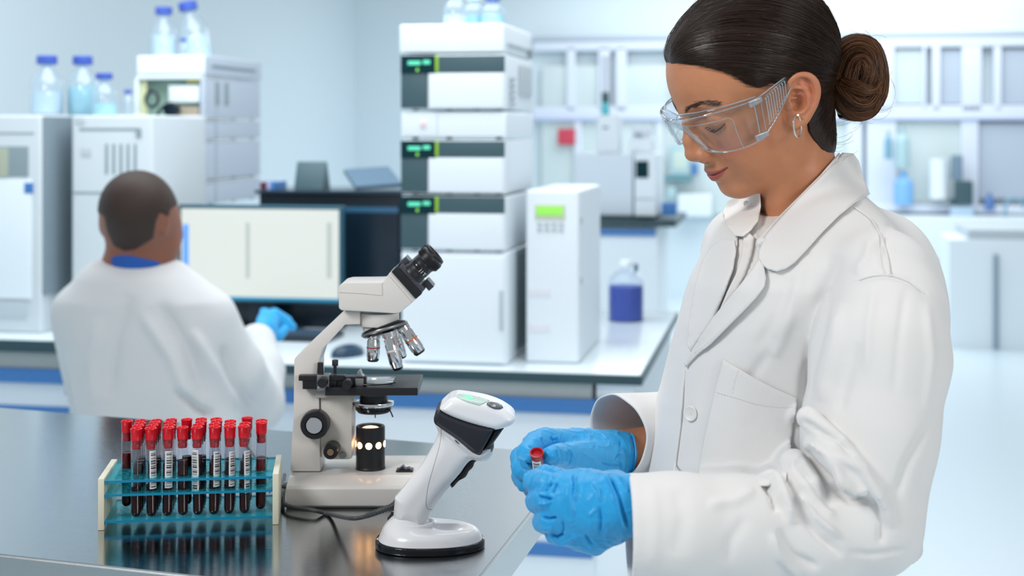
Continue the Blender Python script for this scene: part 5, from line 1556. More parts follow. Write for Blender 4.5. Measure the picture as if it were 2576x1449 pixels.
def make_tube(fill, label_az=None, fresh=False, lz0=.034, lz1=.080, label_w=88, capm=None):
    root = empty('blood_tube')
    sph = [(TR * math.sin(a), TR - TR * math.cos(a)) for a in np.linspace(0, math.pi / 2, 7)]
    e = MB(); e.lathe([(max(r, 0), z) for r, z in sph] + [(TR, TH - .001), (TR, TH), (TR - .0007, TH), (TR - .0007, TH - .012)], 28, cap=False); e.build('glass', M_TGLASS, root)
    ri = TR - .0006
    e = MB(); zf = .004 + fill * (TH - .016)
    e.lathe([(max(r * ri / TR, 0), z + .0006) for r, z in sph] + [(ri, zf), (ri * .9, zf - .0005), (0, zf - .0007)], 28); e.build('blood', M_BLOOD2 if fresh else M_BLOOD, root)
    e = MB(); rc = .0070
    e.lathe([(0, TH - .002), (rc * .93, TH - .002), (rc * .97, TH + .0095), (rc * 1.05, TH + .0105), (rc * 1.05, TH + .0118), (rc * .98, TH + .0122), (rc * .82, TH + .0118), (rc * .76, TH + .0100), (rc * .70, TH + .006), (0, TH + .0055)], 28); cp = e.build('cap', capm or M_CAP, root)
    e = MB(); e.lathe([(0, TH - .0135), (ri * .90, TH - .0130), (ri * .97, TH - .009), (ri * .85, TH - .0075), (ri * .85, TH - .006), (ri * .97, TH - .005), (ri * .97, TH - .002), (0, TH - .002)], 24); e.build('stopper', M_CAPI, cp)
    if label_az is not None:
        e = MB(); n = 13; rl = TR + .00015
        az = [math.radians(label_az + (t - .5) * label_w) for t in np.linspace(0, 1, n)]
        vs = [(rl * math.cos(a), rl * math.sin(a), z) for z in (lz0, lz0 + .002, lz1 - .002, lz1) for a in az]
        fs = []; mi = []
        for r0 in range(3):
            for k in range(n - 1):
                fs.append((r0 * n + k, r0 * n + k + 1, (r0 + 1) * n + k + 1, (r0 + 1) * n + k)); mi.append(1 if (r0 == 1 and 2 <= k <= n - 4) else 0)
        for f_, m_ in zip(fs, mi): e.f.append(f_); e.mi.append(m_); e.sm.append(True)
        e.v += vs
        e.build('barcode_label', [M_LABEL, M_BAR], root)
    return root
rows = {1: [3], 2: [0, 1, 2, 3], 3: [0, 1, 2, 3], 4: [0, 1, 2, 3], 5: [0, 3], 6: [0, 1, 2, 3], 7: [0, 1, 2, 3], 8: [0, 1, 2], 9: [0, 1, 3], 10: [1, 2]}
front = {(1, 3): (.80, None, True), (2, 0): (.40, None, False), (3, 0): (.44, -55, False), (4, 0): (.76, -72, False), (5, 0): (.80, None, False), (6, 0): (.86, -118, False), (7, 0): (.75, -50, False), (8, 0): (.62, -48, False), (9, 0): (.60, -42, False), (10, 1): (.74, None, True)}
ordn = ['first', 'second', 'third', 'fourth', 'fifth', 'sixth', 'seventh', 'eighth', 'ninth', 'tenth']
rwn = {0: 'front row', 1: 'second row', 2: 'third row', 3: 'fourth row from the front'}
rngt = random.Random(5)
protoR = None
Rm = Matrix.Translation(Vector(RO)) @ Matrix.Rotation(RRZ, 4, 'Z')
for c, rr in rows.items():
    for r in rr:
        if (c, r) in front:
            fi, az, fr = front[(c, r)]
            t = make_tube(fi, az, fr, lz0=rngt.uniform(.026, .036), lz1=rngt.uniform(.078, .083))
        elif protoR is None:
            t = protoR = make_tube(.72, None, False)
        else:
            t = copy_tree(protoR)
        t.location = Rm @ Vector((X0 + (c - 1) * PIT + rngt.uniform(-.0003, .0003), Y0 + r * RP, ZSH[0] + .0025))
        t.rotation_euler = (rngt.uniform(-.012, .012), rngt.uniform(-.012, .012), RRZ)
        look = 'red-capped blood tube'
        if (c, r) in front and front[(c, r)][1] is not None: look = 'barcode-labelled blood tube'
        tag(t, '%s, %s row, %s column from the rack\'s left end' % (look, ['front', 'second', 'third', 'fourth'][r], ordn[c - 1]), 'test tube', 'blood tubes in the rack')
# tube held in her gloves
t = make_tube(.8, -95, False, .020, .0945, 90, M_CAPI)
for ch_ in t.children:
    if ch_.name.startswith('cap'):
        for v_ in ch_.data.vertices:
            if v_.co.z > TH: v_.co.z = TH + (v_.co.z - TH) * .45
ta = Vector(W(1350, 1138, 1.489)); tb = Vector(W(1366, 1290, 1.545))
dz = (ta - tb).normalized()
t.rotation_mode = 'QUATERNION'; t.rotation_quaternion = dz.to_track_quat('Z', 'Y')
t.location = ta - dz * (TH + .0055)
tag(t, 'barcoded blood tube with dark red cap held between her gloved fingers', 'test tube')
# ================================================================ the laboratory behind (room frame turned by YAW)
RM = Matrix.Rotation(-YAW, 4, 'Z')
M_WALL = mat('wall_paint', (0.74, 0.84, 0.89), 0.85, bump=.1, bscale=300)
M_FLOOR = mat('floor_vinyl', (0.70, 0.82, 0.88), 0.30)
M_CEIL = mat('ceiling_paint', (0.85, 0.87, 0.88), 0.9)
M_LW = mat('lab_white', (0.82, 0.89, 0.94), 0.45)
M_LG = mat('lab_light_grey', (0.52, 0.58, 0.62), 0.5)
M_LG2 = mat('lab_blue_grey', (0.50, 0.57, 0.66), 0.5)
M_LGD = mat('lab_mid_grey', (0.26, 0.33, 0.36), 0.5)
M_SLATE = mat('slate', (0.052, 0.105, 0.125), 0.4)
M_DARKT = mat('dark_teal', (0.006, 0.035, 0.045), 0.6, spec=0.1)
M_NAVY = mat('navy_black', (0.006, 0.016, 0.028), 0.25)
M_BLUE = mat('blue_trim', (0.055, 0.20, 0.50), 0.45)
M_TOP = mat('bench_top_white', (0.74, 0.83, 0.88), 0.18)
M_TOPE = mat('bench_edge', (0.03, 0.07, 0.085), 0.4)
M_APR = mat('bench_apron', (0.42, 0.46, 0.46), 0.6)
M_FRAME = mat('window_frame', (0.74, 0.80, 0.90), 0.5)
M_LIME = mat('lime_strip', (0.30, 0.55, 0.04), 0.5)
M_LIMG = mat('lime_glow', (0.3, .8, .1), 0.5, emit=(0.25, 0.55, 0.10), es=0.35)
M_LEDG = mat('led_green', (0.1, .6, .4), 0.5, emit=(0.10, 0.65, 0.38), es=0.55)
M_PANE = mat('frosted_pane', (0.66, 0.75, 0.75), 0.25)
M_BOTB = mat('bottle_cap_blue', (0.06, 0.12, 0.50), 0.4)
M_BGLASS = clear_mat('bottle_glass', (0.88, 0.95, 0.98), 0.10, 0.05, 0.12)
M_LIQ = mat('pale_blue_liquid', (0.42, 0.78, 0.90), 0.2)
M_LIQ2 = mat('clear_liquid', (0.66, 0.80, 0.92), 0.2)
def P3(u, v, z): return RM @ Vector((u, v, z))
def at(px, py, z): return rv(px, py, z)
def vd(t, px=1288):
    """v of the point at depth t on column px"""
    return (px - CX) / F * t * SA + t * CA
def room_obj(name, e, m, parent=None, kind=None):
    """mesh given in room coordinates"""
    e.v = [tuple(RM @ Vector(p)) for p in e.v]
    if parent is not None:
        w_ = parent.matrix_basis.copy(); q_ = parent.parent
        while q_ is not None: w_ = q_.matrix_basis @ w_; q_ = q_.parent
        inv = w_.inverted(); e.v = [tuple(inv @ Vector(p)) for p in e.v]
    o = e.build(name, m, parent)
    if kind: o['kind'] = kind
    return o
def thing_at(name, u, v, z, label, cat, group=None):
    o = empty(name, tuple(P3(u, v, z)), -YAW, label, cat, group)
    bpy.context.view_layer.update()
    return o
def rbx(name, lo, hi, m, parent=None, bev=0.004, kind=None):
    e = MB(); e.box(lo, hi, bev=bev); return room_obj(name, e, m, parent, kind)
VB = 12.0
UL = rp(895, 300, VB)[0]
for nm, lo, hi, m in (('floor', (UL, -3.0, -0.05), (7.5, VB, 0.0), M_FLOOR), ('wall_back', (UL - .1, VB, 0), (7.6, VB + .12, 3.2), M_WALL),
                      ('wall_left', (UL - .12, -3.0, 0), (UL, VB, 3.2), M_WALL)):
    rbx(nm, lo, hi, m, None, 0, 'structure')
# glazed partition in the back wall: frames, panes, ledge
VF = VB - 0.10
def fr(px0, px1, py0, py1, name='trim', m=None, dv=0.05, v=VF):
    (u0, z0), (u1, _), (_, z1) = rp(px0, py0, v), rp(px1, py0, v), rp((px0 + px1) / 2, py1, v)
    return rbx(name, (u0, v, z1), (u1, v + dv, z0), m or M_FRAME, None, .006, 'structure')
n_ = [0]
def trim(*a, **k):
    n_[0] += 1; return fr(*a, name='trim_%d' % n_[0], **k)
trim(1340, 2700, 92, 100, m=M_LG2, dv=.09); trim(1340, 2700, 100, 122)
for a, b in ((1425, 1447), (1505, 1535), (1548, 1576), (1690, 1720), (2170, 2250), (2322, 2330), (2345, 2366), (2420, 2470), (2500, 2520)):
    trim(a, b, 118, 280)
trim(1340, 2700, 268, 304, dv=.09); trim(1340, 2700, 296, 302, v=VF - .02, m=mat('ledge_lilac', (0.55, 0.62, 0.85), .5))
for a, b in ((1444, 1462), (1650, 1668), (2180, 2256), (2418, 2462), (2130, 2170)): trim(a, b, 300, 530)
for i, (a, b, c, d) in enumerate(((1362, 1426, 165, 268), (1446, 1506, 165, 268), (1575, 1692, 165, 268), (1720, 2170, 165, 268), (2250, 2322, 125, 262), (2366, 2420, 125, 262), (2520, 2700, 125, 262),
                                  (1362, 1446, 304, 540), (1462, 1652, 304, 540), (1668, 2130, 304, 540), (2256, 2418, 304, 520), (2462, 2700, 310, 500))):
    fr(a, b, c, d, name='window_%d' % (i + 1), m=M_PANE if i not in (11, 5, 6) else M_LG2, dv=.02, v=VF + .04)
trim(2180, 2700, 515, 536, dv=.12, v=VF - .10)
# ---------------- island bench with instruments
ZB = 0.72
uR, vR = at(1610, 943, ZB); vBk = at(1690, 812, ZB)[1]
uL = at(150, 880, ZB)[0] - .25
bench = thing_at('lab_bench', uR, vR, 0, 'long island bench with pale top and blue drawer band carrying the instruments', 'bench')
uS0 = rp(150, 900, vR)[0]
vBk = vBk + .28
rbx('worktop', (uS0, vR, ZB - .022), (uR, vBk + .05, ZB), M_TOP, bench, .002)
rbx('worktop_edge', (uS0, vR - .004, ZB - .030), (uR + .006, vR + .002, ZB - .003), M_TOPE, bench, .002)
rbx('worktop_edge', (uR - .002, vR, ZB - .030), (uR + .006, vBk + .05, ZB - .003), M_TOPE, bench, .002)
rbx('apron', (uS0, vR + .04, ZB - .082), (uR - .14, vBk, ZB - .022), M_APR, bench, .002)
rbx('drawer_band', (uS0, vR + .03, ZB - .122), (uR - .10, vR + .06, ZB - .080), M_BLUE, bench, .003)
rbx('cabinet', (uS0, vR + .06, .05), (uR - .12, vBk, ZB - .11), M_LW, bench, .004)
rbx('end_panel', (uR - .13, vR + .05, .0), (uR - .02, vBk, ZB - .022), M_LW, bench, .004)
rbx('lower_band', (uS0, vR + .045, .185), (uR - .14, vR + .062, .222), M_BLUE, bench, .003)
for k in range(5): rbx('cabinet_gap', (uR - .55 - k * .6, vR + .056, .24), (uR - .546 - k * .6, vR + .062, ZB - .13), M_LG, bench, 0)
# left bench, further back, under the two chromatograph ovens
u2, v2 = at(150, 857, ZB)
b2 = thing_at('lab_bench', UL + .5, v2, 0, 'bench with black edge under the two grey ovens at the left wall', 'bench')
uE2 = uS0 - .012; UL2 = UL + .02
rbx('worktop', (UL2, v2, ZB - .03), (uE2, v2 + 1.2, ZB), M_TOP, b2, .002)
rbx('worktop_edge', (UL2, v2 - .006, ZB - .04), (uE2, v2 + .002, ZB - .002), M_TOPE, b2, .002)
rbx('apron', (UL2, v2 + .03, ZB - .10), (uE2 - .02, v2 + 1.1, ZB - .03), M_APR, b2, .002)
rbx('drawer_band', (UL2, v2 + .02, ZB - .145), (uE2 - .02, v2 + .05, ZB - .098), M_BLUE, b2, .003)
rbx('cabinet', (UL2, v2 + .05, .05), (uE2 - .02, v2 + 1.1, ZB - .10), M_LW, b2, .004)
rbx('drawer_band', (UL2, v2 + .04, ZB - .245), (uE2 - .02, v2 + .052, ZB - .225), M_BLUE, b2, .002)
# ---------------- main stack of chromatograph modules
def face(px0, px1, py0, py1, t=None, v=None):
    v = v if v is not None else vd(t, px0)
    u0, z0 = rp(px0, py0, v); u1, _ = rp(px1, py0, v); _, z1 = rp(px0, py1, v)
    return u0, u1, v, z1, z0
vH = at(1010, 912, ZB)[1]; DH = .46
GH = 'stacked chromatography modules on the island bench'
def block(name, px0, px1, py0, py1, m, label, cat, group=None, v=vH, depth=DH, bev=.006):
    u0, u1, v_, z1, z0 = face(px0, px1, py0, py1, v=v)
    t = thing_at(name, (u0 + u1) / 2, v_, z1, label, cat, group)
    rbx('housing', (u0, v_, z1), (u1, v_ + depth, z0), m, t, bev)
    return t
def on(parent, name, px0, px1, py0, py1, m, v=vH, th=.006, bev=.001):
    u0, u1, v_, z1, z0 = face(px0, px1, py0, py1, v=v)
    return rbx(name, (u0, v_ - th, z1), (u1, v_ + .001, z0), m, parent, bev)
def on_side(parent, name, px, f0, f1, py0, py1, m, v=vH, depth=DH, th=.004):
    """panel on the right hand side; f0..f1 fractions of the depth"""
    u, z0 = rp(px, py0, v); _, z1 = rp(px, py1, v)
    return rbx(name, (u - .001, v + depth * f0, z1), (u + th, v + depth * f1, z0), m, parent, .001)
t = block('oven_cabinet', 1010, 1276, 632, 911, M_LW, 'large plain white column oven at the foot of the tall instrument stack', 'instrument', GH)
on(t, 'door', 1014, 1270, 640, 905, M_LW, th=.010, bev=.004); on(t, 'door_handle', 1258, 1268, 730, 830, M_LG, th=.016)
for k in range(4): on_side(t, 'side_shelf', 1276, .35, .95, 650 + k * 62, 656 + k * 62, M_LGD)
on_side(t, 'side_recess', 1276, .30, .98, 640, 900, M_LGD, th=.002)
def module(y0, y1, yb, lab, disp=True, px1=1272):
    t = block('chromatography_module', 1009, px1, y0, y1, M_LW, lab, 'instrument', GH)
    on(t, 'upper_band', 1103, px1 - 2, y0 + 3, yb, M_SLATE, th=.006)
    on(t, 'side_grille', 1010, 1076, yb + 2, y1 - 4, M_SLATE, th=.006)
    d = on(t, 'display', 1010, 1096, y0 + 2, yb + 3, M_DARKT, th=.009)
    on(d, 'digits', 1028, 1060, y0 + 16, y0 + 26, M_LEDG, th=.011); on(d, 'digits', 1066, 1084, y0 + 14, y0 + 24, M_LEDG, th=.011)
    on(d, 'indicator_light', 1049, 1055, yb - 9, yb - 2, M_LIMG, th=.011)
    on(t, 'lime_strip', 1096, 1104, y0 + 2, yb, M_LIME, th=.008)
    on(t, 'front_panel', 1080, px1 - 4, yb + 3, y1 - 4, M_LW, th=.009, bev=.003)
    for px in (1045, 1130, 1200, 1255): on(t, 'foot', px - 8, px + 8, y1 - 1, y1 + 3, M_SLATE, th=-.01)
    return t
module(492, 629, 534, 'chromatography module with dark display, third down, beside the green-screened instrument')
module(352, 487, 394, 'chromatography module with dark display, middle of the tall stack')
t = block('chromatography_module', 1009, 1274, 283, 346, M_LW, 'plain white slim module with a small pink lamp in the tall stack', 'instrument', GH)
on(t, 'lamp', 1058, 1071, 305, 318, mat('pink_lamp', (0.95, .70, .72), .4)); on(t, 'panel_gap', 1099, 1101, 285, 344, M_LG, th=.001)
for px in (1045, 1130, 1255): on(t, 'foot', px - 8, px + 8, 345, 351, M_SLATE, th=-.01)
t = module(138, 276, 182, 'chromatography module with dark display, topmost dark band of the tall stack')
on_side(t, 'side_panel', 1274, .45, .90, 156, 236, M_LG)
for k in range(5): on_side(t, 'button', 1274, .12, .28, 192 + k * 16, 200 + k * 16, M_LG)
t = block('solvent_tray', 1005, 1268, 62, 134, M_LW, 'white solvent tray on top of the tall stack, holding bottles', 'tray', GH)
on_side(t, 'side_handle', 1268, .10, .88, 104, 110, M_LG, th=.008); on_side(t, 'handle_hook', 1268, .86, .94, 104, 128, M_LGD, th=.010)
# ---------------- bottles
def bottle(px, ybase, ytop, wpx, t, label, liq, fill, tilt=0.0, cap_m=None, group='reagent bottles with blue caps'):
    X = (px - CX) / F * t; zb = EYE - (ybase - HY) / F * t; zt = EYE - (ytop - HY) / F * t; h = zt - zb; r = wpx / 2 / F * t
    o = empty('reagent_bottle', (X, t, zb), 0, label, 'bottle', group)
    e = MB(); e.lathe([(0, 0), (r * .96, 0), (r, h * .02), (r, h * .50), (r * .90, h * .60), (r * .55, h * .74), (r * .38, h * .80), (r * .38, h * .86)], 28, cap=False); e.build('glass', M_BGLASS, o)
    if liq: e = MB(); e.lathe([(0, .002), (r * .93, .002), (r * .93, h * fill), (0, h * fill)], 24); e.build('liquid', liq, o)
    e = MB(); e.lathe([(0, h * .85), (r * .62, h * .85), (r * .64, h * .86), (r * .64, h * .985), (r * .58, h), (0, h)], 28); e.build('cap', cap_m or M_BOTB, o)
    o.rotation_euler = (0, tilt, 0)
    return o
tB = at(120, 835, ZB)[1] ; 
bottle(118, 287, 140, 80, 5.05, 'clear bottle with violet-blue cap, leftmost on the grey oven', M_LIQ2, .38)
bottle(208, 290, 141, 78, 5.12, 'bottle of pale blue liquid with blue cap, second on the oven', M_LIQ, .48)
bottle(262, 291, 184, 66, 5.00, 'short bottle with blue cap in front of the blue-filled bottle', M_LIQ, .28)
bottle(322, 290, 226, 30, 5.15, 'tiny bottle with blue cap at the right of the oven bottles', None, 0)
bottle(412, 148, 18, 66, 5.80, 'upright bottle with blue cap on the open instrument stack', M_LIQ2, .45)
bottle(500, 149, 2, 74, 5.85, 'tilted bottle with blue cap on the open instrument stack', M_LIQ2, .4, -.20)
bottle(462, 147, 96, 28, 5.70, 'little bottle in front of the tilted bottle', None, 0)
tS = vH / CA + .15
bottle(1146, 66, -22, 62, 4.35, 'clear bottle on the solvent tray, left of three', M_LIQ2, .3, 0, M_LW, 'bottles on the solvent tray')
bottle(1192, 66, -10, 58, 4.45, 'clear bottle on the solvent tray, middle of three', M_LIQ, .35, 0, M_LW, 'bottles on the solvent tray')
bottle(1240, 66, -8, 60, 4.38, 'blue-capped bottle on the solvent tray, right of three', M_LIQ, .4, 0, None, 'bottles on the solvent tray')
# ---------------- small instrument with green screen
vI = at(1325, 912, ZB)[1]
u0, u1, _, z1, z0 = face(1323, 1457, 478, 911, v=vI)
t = thing_at('analyser', u0, vI, ZB, 'white upright instrument with green screen beside the tall stack', 'instrument')
rbx('housing', (u0, vI, z1), (u1, vI + .50, z0), M_LW, t, .01)
on(t, 'screen_bezel', 1346, 1422, 514, 552, mat('pale_olive', (.62, .68, .50), .5), v=vI, th=.003); on(t, 'screen', 1350, 1416, 519, 541, M_LIMG, v=vI, th=.005)
for r in range(2):
    for c in range(4): on(t, 'key', 1352 + c * 18, 1364 + c * 18, 560 + r * 14, 568 + r * 14, M_LG, v=vI, th=.004)
for y in (548, 700): on_side(t, 'hinge', 1457, .02, .08, y, y + 16, M_LG, v=vI, depth=.5)
on(t, 'label', 1330, 1385, 724, 746, mat('pale_pink', (.80, .80, .86), .5), v=vI, th=.002); on(t, 'label', 1330, 1385, 815, 836, mat('pale_pink'), v=vI, th=.002)
# ---------------- dark workstation, monitors, books, phone stand
vW = vd(5.02, 850)
def flat(name, px0, px1, py0, py1, v, th, m, parent=None, bev=.004):
    u0, u1, _, z1, z0 = face(px0, px1, py0, py1, v=v); return rbx(name, (u0, v, z1), (u1, v + th, z0), m, parent, bev)
u0, u1, _, z1, z0 = face(652, 1012, 486, 500, v=vW)
t = thing_at('dark_workstation', u0, vW, ZB, 'black instrument cabinet behind the monitor with things lying on top', 'cabinet')
rbx('housing', (u0, vW, ZB), (u1, vW + .34, z0), M_NAVY, t, .006)
rbx('top_board', (u0 - .01, vW - .02, z0), (u1 + .02, vW + .36, z0 + .012), mat('dark_board', (.02, .04, .06), .15), t, .002)
on(t, 'glass_front', 862, 1004, 512, 800, M_NAVY, v=vW, th=.012); on(t, 'light_strip', 866, 1004, 520, 534, mat('steel_blue', (.03, .11, .20), .3), v=vW, th=.014)
on(t, 'control_panel', 560, 870, 756, 820, M_NAVY, v=vd(4.98, 700), th=.004)
ztop = z0 + .012
c = rp(780, 485, vW + .10)[0]
e = MB(); e.prism([(vW + .08, ztop), (vW + .17, ztop), (vW + .13, ztop + .098), (vW + .115, ztop + .098)], 0, c - .055, c + .055, bev=.004)
e.v = [(p[0], p[1], p[2]) for p in e.v]
tag(room_obj('desk_display', e, M_SLATE), 'dark leaning display stand on top of the black cabinet', 'display')
e = MB(); cu = rp(935, 470, vW + .15)[0]; e.box((-.085, -.10, 0), (.085, .10, .016), bev=.004, M=Matrix.Translation((cu, vW + .16, ztop + .032)) @ Matrix.Rotation(.32, 4, 'X') @ Matrix.Rotation(.5, 4, 'Z') @ Matrix.Rotation(.1, 4, 'Y'))
tag(room_obj('tablet', e, mat('blue_slate', (.12, .20, .28), .4)), 'slanted blue-grey tablet lying on the black cabinet', 'tablet')
for px, w_, m_, lb in ((661, 7, mat('maroon', (.12, .02, .05), .5), 'maroon book standing beside the instrument stack'), (676, 5, mat('lilac', (.45, .50, .75), .5), 'thin lilac book between the maroon and blue books'), (684, 6, M_BLUE, 'blue book standing at the end of the row of books')):
    u0, z0b = rp(px - w_, 458, vW + .02); u1, _ = rp(px + w_, 458, vW + .02)
    tag(rbx('book', (u0, vW + .02, ztop), (u1, vW + .15, z0b), m_, None, .002), lb, 'book', 'books on the black cabinet')
vM = vd(4.86, 650)
mon = thing_at('monitor', rp(655, 800, vM)[0], vM, ZB, 'large monitor showing two white windows in front of the seated man', 'monitor')
flat('bezel', 448, 862, 514, 757, vM, .030, mat('bezel_blue', (.02, .09, .13), .3), mon, .006)
M_SCR = mat('screen_white', (.22, .23, .22), .4, emit=(.76, .80, .74), es=0.72)
M_SCR2 = mat('screen_divider', (.15, .17, .16), .4, emit=(.55, .60, .57), es=0.7); M_SCR3 = mat('screen_blue', (.1, .25, .6), .4, emit=(.06, .20, .55), es=0.8)
scr = flat('screen', 456, 852, 524, 746, vM - .003, .004, M_SCR, mon, 0)
flat('window_divider', 618, 628, 560, 700, vM - .005, .003, M_SCR2, scr, 0); flat('window_divider', 822, 834, 560, 700, vM - .005, .003, M_SCR2, scr, 0)
flat('side_menu', 460, 474, 564, 690, vM - .005, .003, M_SCR3, scr, 0); flat('task_bar', 500, 850, 744, 752, vM - .004, .003, mat('cyan_bar', (.02, .30, .50), .3), mon, 0)
flat('stand', 625, 690, 757, 836, vM + .02, .03, M_NAVY, mon)
uS, _ = rp(657, 836, vM); rbx('stand_foot', (uS - .12, vM - .08, ZB), (uS + .12, vM + .12, ZB + .012), M_NAVY, mon, .004)
uk0, vk = at(600, 856, ZB); uk1, _ = at(842, 856, ZB)
kb = thing_at('keyboard', (uk0 + uk1) / 2, vk, ZB, 'dark keyboard lying on the bench below the monitor', 'keyboard')
rbx('body', (uk0, vk, ZB), (uk1, vk + .16, ZB + .018), M_NAVY, kb, .004)
KM = mat('key_blue', (.03, .07, .12), .4)
e = MB()
for r in range(5):
    for c in range(16):
        w_ = (uk1 - uk0 - .02) / 16; e.box((uk0 + .01 + c * w_, vk + .012 + r * .027, ZB + .018), (uk0 + .01 + c * w_ + w_ * .84, vk + .034 + r * .027, ZB + .022), bev=.001)
room_obj('keys', e, KM, kb)
um, vm = at(862, 902, ZB)
e = MB(); Mm = Matrix.Translation((um, vm + .05, ZB)) @ Matrix.Rotation(-.5, 4, 'Z')
e.lathe([(0, 0), (1, 0), (1, .2), (.93, .55), (.7, .85), (.35, 1), (0, 1.03)], 32, M=Mm @ Matrix.Diagonal((.036, .062, .034, 1)))
tag(room_obj('computer_mouse', e, mat('mouse_blue', (.02, .05, .09), .3)), 'dark computer mouse on the bench behind the microscope', 'mouse')
# ---------------- left ovens and open stack
vA = at(60, 837, ZB)[1]
def ovn(px0, px1, py0, depth, label, t_):
    v = at((px0 + px1) / 2, 837, ZB)[1] if t_ is None else vd(t_, px0)
    u0, u1, _, z1, z0 = face(px0, px1, py0, 836, v=v)
    t = thing_at('chromatograph_oven', u0, v, ZB, label, 'instrument')
    rbx('housing', (u0, v, ZB), (u1, v + depth, z0), M_LG if False else mat('oven_grey', (.62, .68, .71), .5), t, .01)
    return t, v, u0, u1, z0
t, v, u0, u1, z0 = ovn(-60, 103, 290, .22, 'pale instrument with round-cornered window at the far left', None)
rbx('side_panel', (u1 - .001, v + .01, rp(103, 742, v)[1]), (u1 + .012, v + .30, z0 - .004), mat('side_shade_grey', (.22, .28, .32), .5), t, .002)  # oven side darkened by colour to give its shade
on(t, 'lid_gap', -60, 86, 333, 337, M_LGD, v=v, th=.002); on(t, 'window', -60, 72, 368, 444, M_LGD, v=v, th=.003, bev=.02); on(t, 'window_blind', -60, 22, 372, 444, mat('sage', (.42, .46, .36), .6), v=v, th=.006)
on(t, 'lower_door', -60, 80, 450, 748, M_LW, v=v, th=.006); on(t, 'badge', 64, 84, 460, 486, M_BLUE, v=v, th=.008); on(t, 'foot_panel', -60, 70, 756, 795, M_LG, v=v, th=.006)
t, v, u0, u1, z0 = ovn(180, 384, 290, .45, 'pale instrument with vertical vent slots behind the seated man', None)
on(t, 'lid_line', 200, 345, 322, 328, M_LGD, v=v, th=.002); on(t, 'lid_hook', 344, 356, 322, 344, M_LGD, v=v, th=.006)
for k in range(5): on(t, 'vent_slot', 265 + k * 18, 272 + k * 18, 362, 438, M_LGD, v=v, th=.002)
on(t, 'control_label', 205, 230, 372, 392, M_LG, v=v, th=.003); on(t, 'door_line', 184, 380, 482, 487, M_LGD, v=v, th=.002); on(t, 'top_label', 190, 214, 294, 312, M_LG, v=v, th=.003); on(t, 'foot_panel', 190, 380, 740, 830, M_LW, v=v, th=.004)
vO = vd(5.55, 515); DO = .60
GO = 'open-fronted modules stacked behind the man'
def bay(px0, y0, y1, label, fill):
    u0, u1, _, z1, z0 = face(px0, 515, y0, y1, v=vO)
    t = thing_at('open_module', u0, vO, z1, label, 'instrument', GO)
    rbx('side_wall', (u1 - .02, vO, z1), (u1, vO + DO, z0), M_LG2, t, .004); rbx('side_wall', (u0, vO, z1), (u0 + .015, vO + DO, z0), M_LW, t, .003)
    rbx('top', (u0, vO, z0 - .015), (u1, vO + DO, z0), M_LW, t, .003); rbx('bottom', (u0, vO, z1), (u1, vO + DO, z1 + .010), M_LW, t, .003)
    rbx('back', (u0, vO + .10, z1), (u1, vO + .12, z0), fill, t, .002)
    return t, u0, u1, z1, z0
rs = random.Random(3)
bits = [mat('pcb_green', (.22, .42, .30), .5), mat('tan_block', (.42, .36, .28), .5), M_LGD, mat('yellow_tag', (.62, .58, .16), .5), M_LW, M_NAVY, mat('rust', (.36, .16, .14), .5), mat('mint', (.50, .72, .60), .5)]
t, u0, u1, z1, z0 = block('solvent_tray', 344, 515, 140, 188, M_LW, 'white tray on the open instrument stack under two bottles', 'tray', None, vO, DO), 0, 0, 0, 0
on_side(t, 'side_panel', 515, 0, 1, 140, 188, M_LG2, v=vO, depth=DO, th=.004); on_side(t, 'side_handle', 515, .10, .88, 160, 166, M_LGD, v=vO, depth=DO, th=.01)
